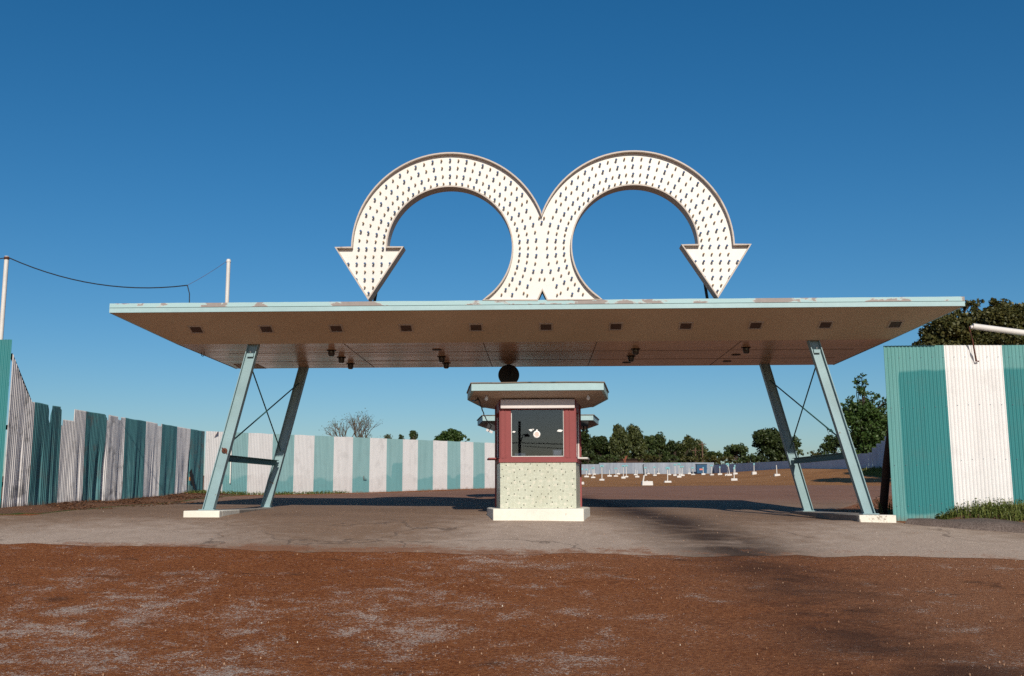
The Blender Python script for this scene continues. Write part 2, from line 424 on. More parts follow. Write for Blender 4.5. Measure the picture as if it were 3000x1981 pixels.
def ground_mat():
    t = NT('red_gravel'); p = t.wpos(); zr, zg, zb, za = t.zone()
    big = t.noise(.35, 5, .6, p); mid = t.noise(2.1, 8, .68, p, .3); fine = t.noise(22, 6, .75, p); grit = t.noise(62, 3, .75, p)
    red = t.mix(t.mr(big, .3, .7), (.215, .060, .017), (.315, .102, .034))
    red = t.mix(t.mr(mid, .35, .7, 0, .6), red, (.185, .050, .014))
    red = t.mix(t.mr(fine, .44, .66, 0, .8), red, (.45, .180, .068))
    red = t.mix(t.mr(fine, .48, .32, 0, .7), red, (.10, .032, .013))
    xyz = t.sep(p)
    brown = t.math('ADD', t.mr(xyz[0], -3.5, 5, 0, .75), t.math('MULTIPLY', t.math('SUBTRACT', big, .5), 1.2))
    red = t.mix(t.mr(brown, .15, .85, 0, .75), red, t.mix(t.mr(fine, .35, .65), (.215, .090, .046), (.385, .190, .104)))
    dash = t.noise(1, 6, .6, t.mapping(p, (1.6, 2.6, 1)), .4)
    red = t.mix(t.mr(dash, .60, .70, 0, .65), red, (.085, .038, .022))
    # worn-through grey stone: clusters of small flecks
    clus = t.noise(1.9, 9, .72, p, .5); fleck = t.noise(36, 4, .72, p, .6); fl2 = t.noise(55, 3, .7, p)
    k = t.math('ADD', t.math('MULTIPLY', zr, .16), t.math('ADD', t.math('MULTIPLY', t.math('SUBTRACT', clus, .5), 1.5), t.math('MULTIPLY', t.math('SUBTRACT', big, .5), .7)))
    mask = t.mr(k, .04, .40, -.032, .226)
    fk = t.math('ADD', t.math('ADD', fleck, t.math('MULTIPLY', t.math('SUBTRACT', fl2, .5), .5)), mask)
    grey = t.mix(t.mr(fl2, .3, .7), (.30, .215, .17), (.80, .67, .58))
    c = t.mix(t.mr(fk, .632, .705, 0, .84), red, grey)
    c = t.mix(t.math('MULTIPLY', t.mr(k, .05, .4), .06), c, (.38, .27, .20))
    o = t.math('MULTIPLY', zg, t.mr(t.noise(1, 6, .62, t.mapping(p, (.9, 1.5, 1)), .5), .30, .60))
    c = t.mix(t.math('MULTIPLY', o, .80), c, (.055, .026, .018))
    fld = t.mix(t.mr(t.noise(.12, 6, .65, p), .35, .65), (.30, .135, .05), (.40, .20, .085))
    fld = t.mix(t.mr(mid, .4, .75, 0, .5), fld, (.22, .10, .045))
    c = t.mix(zb, c, fld)
    tailb = t.math('MODULO', za, 1.999)
    c = t.mix(t.mr(t.math('ADD', tailb, t.math('MULTIPLY', t.math('SUBTRACT', mid, .5), .8)), .4, .6), c, t.mix(mid, (.05, .075, .018), (.12, .13, .035)))
    edge = t.math('GREATER_THAN', za, 1.5)
    soil = t.mix(t.mr(fine, .35, .65), (.115, .058, .034), (.26, .155, .10))
    c = t.mix(t.math('MULTIPLY', edge, t.mr(mid, .3, .6, .5, .95)), c, soil)
    st = t.mr(grit, .66, .74)
    c = t.mix(t.math('MULTIPLY', st, .7), c, (.56, .30, .165))
    dk = t.mr(grit, .38, .28)
    c = t.mix(t.math('MULTIPLY', dk, .6), c, (.07, .035, .02))
    h = t.math('ADD', t.math('MULTIPLY', fine, .7), t.math('MULTIPLY', grit, .6))
    return t.done(c, .95, 0, t.bump(h, 1.0, .045), .1)
M['ground'] = ground_mat()

def drive_cols(x, y):
    dust = 0
    if y < 24:
        dust = .95*math.exp(-((x-.1)/1.9)**2)*ss(23, 17, y) + .9*math.exp(-((x+6.6)/2.2)**2)*ss(20, 16, y) + .9*math.exp(-((x-6.0)/2.6)**2)*ss(20.5, 17, y)
        dust += .55*math.exp(-((x+12)/3.5)**2)*ss(18.5, 16, y) + .22*ss(17, 15.2, y)
    dust += .35*math.exp(-((y-29.5)/1.1)**2)
    front = ss(16.1, 14.9, y + .35*mnoise.noise((x*.6, 1.7, 0)))*(.66-.25*ss(0, 2.5, x))
    return (min(1, dust), min(1, oil(x, y)), ss(26, 31, y), front)
def drive_mat():
    t = NT('worn_asphalt'); p = t.wpos(); zr, zg, zb, za = t.zone()
    big = t.noise(.5, 5, .6, p); mid = t.noise(3.0, 7, .66, p, .3); fine = t.noise(30, 5, .75, p); grit = t.noise(95, 3, .7, p)
    br = t.mix(t.mr(big, .3, .7), (.21, .130, .082), (.29, .185, .122))
    gy = t.mix(mid, (.37, .275, .212), (.55, .43, .345))
    d = t.math('ADD', zr, t.math('ADD', t.math('MULTIPLY', t.math('SUBTRACT', mid, .5), 1.1), t.math('MULTIPLY', t.math('SUBTRACT', fine, .5), .9)))
    c = t.mix(t.mr(d, .15, .85), br, gy)
    back = t.mix(t.mr(big, .3, .7), (.225, .108, .068), (.285, .145, .094))
    c = t.mix(zb, c, back)
    c = t.mix(t.mr(fine, .42, .68, 0, .75), c, t.mix(.55, c, (.09, .06, .045)))
    c = t.mix(t.mr(fine, .46, .30, 0, .5), c, t.mix(.5, c, (.62, .53, .46)))
    vo = t.n('ShaderNodeTexVoronoi', feature='DISTANCE_TO_EDGE'); vo.inputs['Scale'].default_value = .55
    wv = t.n('ShaderNodeVectorMath', operation='ADD'); t.l(p, wv.inputs[0])
    nz = t.n('ShaderNodeTexNoise'); nz.inputs['Scale'].default_value = 1.3; nz.inputs['Detail'].default_value = 5; t.l(p, nz.inputs['Vector']); t.l(nz.outputs['Color'], wv.inputs[1]); t.l(wv.outputs[0], vo.inputs['Vector'])
    crack = t.math('MULTIPLY', t.mr(vo.outputs['Distance'], .006, .016, 1, 0), t.mr(t.noise(.4, 3, .5, p), .54, .62))
    c = t.mix(t.math('MULTIPLY', crack, .5), c, (.06, .042, .034))
    o = t.math('MULTIPLY', zg, t.mr(t.noise(1, 6, .62, t.mapping(p, (.9, 1.6, 1)), .5), .22, .52))
    c = t.mix(t.math('MULTIPLY', o, .93), c, (.035, .020, .015))
    rd = t.math('ADD', za, t.math('ADD', t.math('MULTIPLY', t.math('SUBTRACT', mid, .5), 1.3), t.math('MULTIPLY', t.math('SUBTRACT', fine, .5), .8)))
    c = t.mix(t.mr(rd, .42, .66, 0, .8), c, t.mix(t.mr(fine, .35, .65), (.13, .045, .018), (.30, .125, .058)))
    c = t.mix(t.math('MULTIPLY', t.mr(grit, .69, .74), .6), c, (.6, .5, .42))
    c = t.mix(t.math('MULTIPLY', t.mr(grit, .31, .26), .5), c, (.06, .04, .03))
    return t.done(c, .92, 0, t.bump(t.math('ADD', t.math('MULTIPLY', fine, .6), t.math('MULTIPLY', grit, .6)), .6, .02), .15)
M['drive'] = drive_mat()

xs = axis([(-900, -300, 200), (-300, -60, 40), (-60, -16, 4), (-16, 16, .3), (16, 44, 2), (44, 60, 8), (60, 300, 40), (300, 900.1, 200)])
ys = axis([(-600, -150, 150), (-150, -10, 14), (-10, 4, 1), (4, 38, .3), (38, 130, 2), (130, 240, 6), (240, 400, 20), (400, 1600.1, 300)])
grid_sheet('ground', xs, ys, 0, ground_cols, M['ground'])

def drive_edge(i, j, x, y, nx, ny):
    if j == 0:
        # the worn front edge of the asphalt, nearer the camera on the left
        pass
    if j < 8:
        y += (1-j/8)*(.22*mnoise.noise((x*.7, 0, 0)) + .16*mnoise.noise((x*2.6, 5, 0)) + .10*mnoise.noise((x*7, 2, 0)) + .62*ss(-2, -9, x))
    if i == 0 or i == nx-1:
        x += .15*mnoise.noise((0, y*.8, 9))
    return x, y
def xr(y):      # right-hand edge of the drive: runs in front of the berm, then along the island
    return 6.6
dxs = axis([(-14.5, 14.4, .28)]); dys = axis([(14.75, 32, .28), (32, 62.1, 2)])
mbd = MB(); cols = []
rows = []
for j, y in enumerate(dys):
    left = -9.35 if y > 18.6 else -9.35 - (18.6-y)*1.5
    right = 6.55 if y > 18.2 else 6.55 + (18.2-y)*3.0
    if y > 24: right = 6.55 + (y-24)*.5; left = -9.35 + (y-30)*.55 if y > 30 else -9.35
    left = max(left, -14.5); right = min(right, 18)
    for i, x in enumerate(dxs):
        s = i/(len(dxs)-1); xx = left + (right-left)*s
        xx2, yy = drive_edge(i, j, xx, y, len(dxs), len(dys))
        edge_drop = 0.0
        mbd.v.append(Vector((xx2, yy, g(xx2, yy)+.012 - (.03 if i in (0, len(dxs)-1) else .009 if j == 0 else 0)))); cols.append(drive_cols(xx2, yy))
n = len(dxs)
for j in range(len(dys)-1):
    for i in range(n-1):
        mbd.f.append((j*n+i, j*n+i+1, (j+1)*n+i+1, (j+1)*n+i)); mbd.m.append(0); mbd.smooth.append(True)
tag(mbd.build('driveway', M['drive'], None, 0, cols, fixn=False), kind='structure')

# ------------------------------------------------------------------ drive-in canopy
YF, ZF = 19.3, 2.87+E            # fold of the soffit
YR = 23.1                        # rear edge
YL, ZL = 18.26, 3.31+E           # front lip
LIPW0 = at(323, 917, YL).x; LIPW1 = at(2824, 893, YL).x
REAR0, REAR1 = at(524, 1003, YF).x, at(2608, 989, YF).x
SLOPE = -.004                    # canopy falls a little to the right? kept level within a hair
canopy = empty('drive_in_canopy', (0, 21, g(0, 21)), 'long flat pale teal canopy on four slanted legs over the ticket booths', 'canopy')
TF = .165                        # fascia height
top_f, top_r = ZL+TF-.005, 3.06+E
mb = MB()   # roof slab: wedge between lip and rear edge (top sheet, sides, back)
mb.hexa([(REAR0, YF+.004, ZF+.004), (REAR1, YF+.004, ZF+.004), (REAR1, YR, ZF+.004), (REAR0, YR, ZF+.004)],
        [(LIPW0+.04, YL+.05, top_f-.02), (LIPW1-.04, YL+.05, top_f-.02), (REAR1, YR, top_r), (REAR0, YR, top_r)], 0)
mb.build('roof_slab', M['roof_edge'], canopy)
mb = MB()
ny = 40
mb.add([(REAR0, YF, ZF), (REAR1, YF, ZF), (REAR1, YR+.02, ZF), (REAR0, YR+.02, ZF),
        (REAR0, YF, ZF+.003), (REAR1, YF, ZF+.003), (REAR1, YR+.02, ZF+.003), (REAR0, YR+.02, ZF+.003)],
       [(0, 1, 2, 3), (7, 6, 5, 4), (0, 4, 5, 1), (1, 5, 6, 2), (2, 6, 7, 3), (3, 7, 4, 0)])
mb.build('flat_soffit', M['varnished_soffit'], canopy)
mb = MB()
mb.hexa([(REAR0, YF, ZF-.001), (REAR1, YF, ZF-.001), (LIPW1, YL, ZL), (LIPW0, YL, ZL)],
        [(REAR0, YF+.01, ZF+.02), (REAR1, YF+.01, ZF+.02), (LIPW1, YL+.02, ZL+.02), (LIPW0, YL+.02, ZL+.02)])
mb.build('visor', M['stucco_visor'], canopy)
mb = MB(); mb.box(((LIPW0+LIPW1)/2, YL-.012, ZL+TF*.24-.004), (LIPW1-LIPW0+.01, .03, TF*.5))
mb.build('lower_fascia', M['mint_paint'], canopy)
mb = MB()
n = 120
lo = []; hi = []
for i in range(n+1):
    x = LIPW0-.01 + (LIPW1-LIPW0+.02)*i/n
    w = .006*mnoise.noise((x*1.3, 0, 0)) + .003*mnoise.noise((x*6, 3, 0))
    lo.append(Vector((x, YL-.024+w*.3, ZL+TF*.5+.004))); hi.append(Vector((x, YL-.022+w*.5, ZL+TF+w)))
V = lo+hi+[p+Vector((0, .05, 0)) for p in lo]+[p+Vector((0, .05, 0)) for p in hi]; m1 = n+1; F = []
for i in range(n):
    F += [(i, i+1, m1+i+1, m1+i), (2*m1+i+1, 2*m1+i, 3*m1+i, 3*m1+i+1), (m1+i, m1+i+1, 3*m1+i+1, 3*m1+i), (i+1, i, 2*m1+i, 2*m1+i+1)]
F += [(0, m1, 3*m1, 2*m1), (n, 2*m1+n, 3*m1+n, m1+n)]
mb.add(V, F); mb.build('upper_fascia', M['peeling_mint'], canopy)
mb = MB(); mb.box(((LIPW0+LIPW1)/2, YL-.004, ZL+TF*.485), (LIPW1-LIPW0, .02, .012)); mb.build('fascia_seam', M['dark_teal'], canopy)
# side trims along the slab
for s, x in ((-1, REAR0), (1, REAR1)):
    xl = LIPW0 if s < 0 else LIPW1
    mb = MB()
    mb.hexa([(x, YF, ZF-.006), (x+s*.02, YF, ZF-.006), (x+s*.02, YR+.02, ZF-.006), (x, YR+.02, ZF-.006)],
            [(x, YF, ZF+.1), (x+s*.02, YF, ZF+.1), (x+s*.02, YR+.02, ZF+.1), (x, YR+.02, ZF+.1)])
    mb.hexa([(xl, YL, ZL-.006), (xl+s*.02, YL, ZL-.006), (x+s*.02, YF, ZF-.006), (x, YF, ZF-.006)],
            [(xl, YL, ZL+.1), (xl+s*.02, YL, ZL+.1), (x+s*.02, YF, ZF+.1), (x, YF, ZF+.1)])
    mb.build('side_trim', M['mint_paint'], canopy)
# repaired plywood patch at the rear left corner, seams of the soffit boards
mb = MB(); a, b, c, d = [at(u, v, 20) for u, v in ((690, 1068), (750, 1066), (790, 1085), (712, 1085))]
def on_soffit(u, v, z=ZF):
    d_ = ray(u, v); k = (z-EYE.z)/d_.z; return EYE + d_*k
P4 = [on_soffit(u, v) for u, v in ((684, 1067), (752, 1066), (790, 1083.5), (712, 1083.5))]
P4 = [Vector((max(REAR0+.02, p.x), min(p.y, YR), ZF-.004)) for p in P4]
mb.hexa([p-Vector((0, 0, .004)) for p in P4], P4); mb.build('plywood_patch', M['tan_soffit'], canopy)
mb = MB()
for x in (-3.6, -1.2, 1.25, 3.7):
    mb.box((x+.15*math.sin(x*9), (YF+YR)/2, ZF-.0015), (.012, YR-YF-.1, .004))
for y in (20.6, 21.9):
    mb.box((0, y, ZF-.0018), (12.6, .008, .004))
mb.build('soffit_seam', M['recess'], canopy)
# eleven recessed lights in the visor
nv = Vector((0, -(ZL-ZF), -(YF-YL))).normalized()     # outward normal of the visor
tv = Vector((0, -(YF-YL), (ZL-ZF))).normalized()      # up the visor towards the lip
mid = Vector((0, YF, ZF)) + (Vector((0, YL, ZL))-Vector((0, YF, ZF)))*.47
for k in range(11):
    x = at(576 + 204.7*k, 957, mid.y).x
    c = Vector((x, mid.y, mid.z))
    m = Matrix((Vector((1, 0, 0)), tv, nv)).transposed()
    mb = MB()
    for dx, dy, wx, wy in ((-.115, 0, .03, .26), (.115, 0, .03, .26), (0, .115, .20, .03), (0, -.115, .20, .03)):
        mb.box(c + m @ Vector((dx, dy, .004)), (wx, wy, .012), 0, m)
    fr = mb.build('recessed_light', M['tan_soffit'], canopy)
    mb = MB(); mb.box(c + m @ Vector((0, 0, .002)), (.20, .20, .005), 0, m)
    mb.build('lens', M['recess'], fr)
# jar lamps under the flat soffit; three of the twelve have lost their jar
lost = {(1, 0), (2, 2), (3, 1), (3, 2)}
for r_, x in enumerate((-4.14, -2.03, 1.93, 4.1)):
    for q, y in enumerate((20.25, 21.3, 22.35)):
        yy = y + (.1 if r_ == 2 else 0)
        mb = MB(); mb.lathe((x, yy, ZF-.012), [(.095, 0), (.095, .012), (.05, .012)], 16)
        rg = mb.build('ceiling_lamp', M['black_metal'], canopy)
        if (r_, q) not in lost:
            mb = MB(); mb.lathe((x, yy, ZF-.125), [(.03, 0), (.055, .015), (.066, .05), (.066, .113)], 14)
            mb.build('jar', M['smoked_jar'], rg)
mb = MB(); hk = on_soffit(588, 1033); mb.tube([hk+Vector((.02, 0, 0)), hk+Vector((.02, 0, -.06)), hk+Vector((.05, 0, -.08)), hk+Vector((.07, 0, -.05)), hk+Vector((.07, 0, 0))], .008, 6)
mb.build('hook', M['black_metal'], canopy)

def leg(foot, top, side):
    """H-section steel leg, web facing the road"""
    w, d, tk = .205, .15, .014
    mb = MB()
    def rect(c, x0, x1, y0, y1): return [c+Vector((x0, y0, 0)), c+Vector((x1, y0, 0)), c+Vector((x1, y1, 0)), c+Vector((x0, y1, 0))]
    for x0, x1, y0, y1 in ((-w/2, -w/2+tk, -d/2, d/2), (w/2-tk, w/2, -d/2, d/2), (-w/2+tk, w/2-tk, -.008, .008)):
        mb.hexa(rect(foot, x0, x1, y0, y1), rect(top, x0, x1, y0, y1))
    o = mb.build('leg', M['teal_steel'], canopy)
    mb = MB(); mb.box(foot+Vector((0, 0, .008)), (w+.09, d+.1, .02)); mb.build('base_plate', M['teal_steel'], o)
    return o
def isl_z(side): return E - (.262 if side < 0 else .372)
LEGS = {}
for side in (-1, 1):
    zf = isl_z(side)
    ff = Vector((at(611 if side < 0 else 2545, 1489, 19.3).x, 19.3, zf)); ft = Vector((at(744 if side < 0 else 2382, 1003, 19.42).x, 19.42, ZF))
    rf = Vector((at(778 if side < 0 else 2368, 1485, 22.95).x, 22.95, zf)); rt = Vector((at(890 if side < 0 else 2240, 1083, 22.95).x, 22.95, ZF))
    fo = leg(ff, ft, side); ro = leg(rf, rt, side)
    LEGS[side] = (ff, ft, rf, rt)
    def on(a, b, z): return a + (b-a)*((z-a.z)/(b.z-a.z))
    # bracket near the top of the front leg
    p = on(ff, ft, ZF-.20); mb = MB(); mb.box(p+Vector((0, -.035, 0)), (.12, .05, .05)); mb.box(p+Vector((0, -.062, -.03)), (.12, .012, .02)); mb.build('bracket', M['teal_steel'], fo)
    mb = MB(); mb.tube([p+Vector((0, -.02, .06)), p+Vector((0, -.05, .06))], .014, 8); mb.build('bolt', M['pole_white'], fo)
    # strut between the legs
    a = on(ff, ft, E+.71)+Vector((0, .09, 0)); b = on(rf, rt, E+.72)-Vector((0, .09, 0))
    mb = MB()
    for dz, hz, dx in ((.055, .012, .09), (-.055, .012, .09), (0, .10, .012)):
        q = Vector((dx/2, 0, 0)); up = Vector((0, 0, hz/2)); o_ = Vector((0, 0, dz))
        mb.hexa([a-q-up+o_, a+q-up+o_, a+q+up+o_, a-q+up+o_], [b-q-up+o_, b+q-up+o_, b+q+up+o_, b-q+up+o_])
    mb.build('strut', M['dark_teal'], canopy)
    for z0, z1, a0, a1, b0, b1 in ((2.52, 1.0, ff, ft, rf, rt), (.95, 2.50, ff, ft, rf, rt)):
        mb = MB(); mb.tube([on(a0, a1, E+z0)+Vector((0, .06, 0)), on(b0, b1, E+z1)-Vector((0, .06, 0))], .014, 8); mb.build('tie_rod', M['dark_teal'], canopy)
ff, ft, rf, rt = LEGS[-1]
p = ff + (ft-ff)*((E+.84-ff.z)/(ft.z-ff.z))
mb = MB(); mb.lathe(p+Vector((0, -.012, 0)), [(.055, 0), (.055, -.004), (.04, -.006)], 14, 0, 'Y'); mb.tube([p+Vector((-.05, -.02, .06)), p+Vector((.02, -.035, .0)), p+Vector((.06, -.02, -.07))], .009, 6)
mb.build('outlet_scar', M['rust'], canopy)

# ------------------------------------------------------------------ concrete islands
def island(side, label, front_mat):
    ff, ft, rf, rt = LEGS[side]
    zt = isl_z(side)
    y0 = 18.62
    if side < 0: xa, xb = at(537, 1500, y0).x, at(643, 1500, y0).x
    else: xa, xb = at(2518, 1520, y0).x, at(2626, 1520, y0).x
    o = empty('concrete_island', ((xa+xb)/2, 21, g((xa+xb)/2, 21)), label, 'kerb island', 'concrete islands under the canopy legs')
    mb = MB()
    def slab(ya, yb, mat, name, bulge=0):
        m_ = MB(); P0 = [(xa, ya), (xb, ya), (xb, yb), (xa, yb)]
        m_.hexa([(x, y, g(x, y)-.12) for x, y in P0], [(x, y, zt) for x, y in P0])
        ob = m_.build(name, mat, o, bevel=.012)
        return ob
    slab(y0, y0+.16, front_mat, 'front_block')
    slab(y0+.163, y0+1.25, M['cream_concrete' if side < 0 else 'raw_concrete'], 'kerb_block')
    slab(y0+1.253, 23.75, M['raw_concrete'], 'island_top')
    return o
island(-1, 'low concrete island with clean white front under the left canopy legs', M['cream_concrete'])
island(1, 'low concrete island with chipped white front under the right canopy legs', M['spotted_concrete'])

# ------------------------------------------------------------------ arrow sign on the canopy lip
SY = YL + .06
cL, cR = at(1318, 728, SY), at(1859, 724, SY)
RO, RI = 1.775, 1.165
half = (cR.x-cL.x)/2; cx = (cL.x+cR.x)/2
dzs = (cR.z-cL.z)/2
zc = (cL.z+cR.z)/2
zb = ZL+TF+.012                               # underside on the lip
sign = empty('arrow_sign', (cx, SY, ZL+TF), 'big white double arrow sign studded with bulbs standing on the canopy edge', 'sign')
hb = zc - zb                                  # centre height above the base
def arc(c0, r, a0, a1, n):                    # angle measured from +x, counter-clockwise
    return [Vector((c0+r*math.cos(a0+(a1-a0)*i/n), 0, r*math.sin(a0+(a1-a0)*i/n))) for i in range(n+1)]
aN = math.acos(half/RO)                       # outer circles meet on the centre line
aB = math.asin(hb/RI) if hb < RI else R(60)
aO = math.asin(hb/RO)
AW, AL, SM = .595, .925, (RO+RI)/2
out = []
out.append(Vector((-half-SM, 0, -AL)))
out.append(Vector((-half-SM-AW, 0, 0))); out.append(Vector((-half-RO, 0, 0)))
out += arc(-half, RO, math.pi, aN, 44)[1:]
out += arc(half, RO, math.pi-aN, 0, 44)[1:]
out.append(Vector((half+SM+AW, 0, 0))); out.append(Vector((half+SM, 0, -AL))); out.append(Vector((half+SM-AW, 0, 0))); out.append(Vector((half+RI, 0, 0)))
out += arc(half, RI, 0, math.pi+aB, 64)[1:]
xo = half - RO*math.cos(aO)
out += [Vector((-xo if False else abs(-half+RO*math.cos(aO)) if False else (half-RO*math.cos(aO))*-1*-1, 0, -hb))] if False else []
x_n = half - RO*math.cos(aO)                  # negative: right ring's outer circle at the base
x_n = abs(x_n)
z_ap = -math.sqrt(RO**2-half**2)
out.append(Vector((.10, 0, -hb))); out.append(Vector((0, 0, min(z_ap, -hb+.205)))); out.append(Vector((-.10, 0, -hb)))
out += arc(-half, RI, -aB, math.pi, 64)
out.append(Vector((-half-SM+AW, 0, 0)))
base = Vector((cx, SY, zc))
def tilt(p): return Vector((p.x, p.y, p.z + dzs*(p.x/half)))
PTS = []
for p in out:
    if not PTS or (p-PTS[-1]).length > 1e-4: PTS.append(p)
bm = bmesh.new()
vs = [bm.verts.new(tilt(p)+base-Vector((cx, SY, ZL+TF))) for p in PTS]
vb = [bm.verts.new(tilt(p)+base-Vector((cx, SY-.02, ZL+TF))) for p in PTS]   # back skin, 20 mm behind
from mathutils.geometry import tessellate_polygon
for tri in tessellate_polygon([[Vector((p.x, p.z, 0)) for p in PTS]]):
    bm.faces.new([vs[i] for i in tri]); bm.faces.new([vb[i] for i in reversed(tri)])
for v_ in bm.verts: pass
bmesh.ops.recalc_face_normals(bm, faces=bm.faces[:])
me = bpy.data.meshes.new('face'); bm.to_mesh(me); bm.free()
M['sign_white'] = paint('sign_white', (.70, .675, .625), (.5, .42, .34), .27, 1.5, .45, .4, .05)
me.materials.append(M['sign_white']); fo = bpy.data.objects.new('face', me); COL.objects.link(fo); fo.parent = sign
# rim: a sheet-metal return round the outline, proud of the face and deep behind it
def offset_poly(P, d):
    n = len(P); O = []
    for i in range(n):
        a, b, c = P[i-1], P[i], P[(i+1) % n]
        e1, e2 = (b-a).normalized(), (c-b).normalized()
        n1, n2 = Vector((-e1.z, 0, e1.x)), Vector((-e2.z, 0, e2.x))
        m = (n1+n2)
        m = m/max(.35, m.length_squared/2) if m.length > 1e-6 else n1
        if m.length > 1.7: m = m.normalized()*1.7
        O.append(b+m*d)
    return O
area = sum(PTS[i].x*PTS[(i+1) % len(PTS)].z-PTS[(i+1) % len(PTS)].x*PTS[i].z for i in range(len(PTS)))
sgn = -1 if area > 0 else 1
inn = [tilt(p)+base for p in PTS]; outr = [tilt(p)+base for p in offset_poly(PTS, sgn*.026)]
mb = MB(); n = len(PTS); yF, yB = Vector((0, -.095, 0)), Vector((0, .21, 0))
V = [p+yF for p in inn]+[p+yF for p in outr]+[p+yB for p in inn]+[p+yB for p in outr]; F = []
for i in range(n):
    j = (i+1) % n
    F += [(i, j, n+j, n+i), (2*n+j, 2*n+i, 3*n+i, 3*n+j), (i, 2*n+i, 2*n+j, j), (n+j, 3*n+j, 3*n+i, n+i)]
mb.add(V, F); mb.build('rim', M['rim'], sign)
# supports behind
for u0, v0, u1, v1 in ((1138, 660, 1092, 882), (2036, 650, 2076, 872)):
    a, b = at(u0, v0, SY+.35), at(u1, v1, SY+.75)
    mb = MB(); mb.tube([a, Vector((b.x, b.y, ZL+TF-.05))], .028, 6); mb.build('brace', M['black_steel'], sign)
for u0, v0, u1, v1 in ((1496, 655, 1560, 882), (1680, 655, 1604, 880)):
    a, b = at(u0, v0, SY+.32), at(u1, v1, SY+.9)
    mb = MB(); mb.tube([a, Vector((b.x, b.y, ZL+TF-.05))], .03, 6); mb.build('brace', M['black_steel'], sign)
mb = MB(); mb.box(base+Vector((0, .14, math.sqrt(RO**2-half**2)+.03)), (.30, .10, .16)); mb.build('tie_plate', M['rust'], sign)
# bulbs
def inside_ok(x, z):
    return True
spots_b, spots_c = [], []
ROWS = (1.667, 1.525, 1.366, 1.222)
for s in (-1, 1):
    for ri, r_ in enumerate(ROWS):
        for k in range(0, 32):
            # outward half: 11.25 degrees apart from the top to the arrow shaft
            if k <= 16:
                a = R(90) + s*-1*R(-5.625*k)*-1 if False else R(90) - s*R(5.625*k)
                x = s*half + r_*math.cos(a); z = r_*math.sin(a)
                (spots_b if k % 2 == 0 else spots_c).append((x, z))
            if 0 < k <= 26:
                a = R(90) + s*R(5.3*k)
                r2 = r_ + ((0, half-.095, half-.250, half-.400)[ri]-r_)*ss(40, 75, 5.3*k) if ri else r_
                x = s*half + r2*math.cos(a); z = r2*math.sin(a)
                if s*x < (.13 if ri == 0 else .055) or z < -hb+.05: continue
                if ri == 0 and abs(z) < .78: continue
                (spots_b if k % 2 == 0 else spots_c).append((x, z))
    X0 = s*(half+SM)
    for q in range(4): spots_c.append((X0+(q-1.5)*.15, -.145*1.0+.0))
    for q in range(6): spots_b.append((X0+(q-2.5)*.152, -.285))
    for q in range(4): spots_c.append((X0+(q-1.5)*.152, -.43))
    for q in range(4): spots_b.append((X0+(q-1.5)*.152, -.575))
    for q in range(2): spots_c.append((X0+(q-.5)*.152, -.72))
    spots_b.append((X0, -.83))
spots_b += [(0, .467), (0, -.43), (-.155, .455), (.155, .455)]
spots_c += [(-.045, .555), (.045, .555), (-.045, -.585), (.045, -.585)]
def dedupe(L):
    O = []
    for p in L:
        if all((p[0]-q[0])**2+(p[1]-q[1])**2 > .07**2 for q in O): O.append(p)
    return O
spots_b = dedupe(spots_b)
spots_c = [p for p in dedupe(spots_c) if all((p[0]-q[0])**2+(p[1]-q[1])**2 > .055**2 for q in spots_b)]
spots_b.sort(key=lambda p: -abs(p[0])); spots_c.sort(key=lambda p: -abs(p[0]))
def bulb_mb(mb, p, blue):
    c = base + tilt(Vector((p[0], 0, p[1])))
    mb.lathe(c, [(.017, 0), (.017, -.035), (.014, -.037)], 8, 1, 'Y')
    if blue: mb.lathe(c, [(.012, -.035), (.020, -.050), (.023, -.068), (.017, -.084), (.005, -.091)], 8, 0, 'Y')
    else: mb.lathe(c, [(.011, -.035), (.016, -.05), (.017, -.062), (.010, -.074), (.004, -.078)], 8, 0, 'Y')
for spots, blue, nm in ((spots_b, True, 'blue_bulb'), (spots_c, False, 'clear_bulb')):
    mats = [M['bulb_blue' if blue else 'bulb_clear'], M['socket_dark' if blue else 'socket']]
    for p in spots[:98]:
        mb = MB(); bulb_mb(mb, p, blue); mb.build(nm, mats, sign)
    if len(spots) > 98:
        mb = MB()
        for p in spots[98:]: bulb_mb(mb, p, blue)
        mb.build(nm+'s', mats, sign)['kind'] = 'stuff'

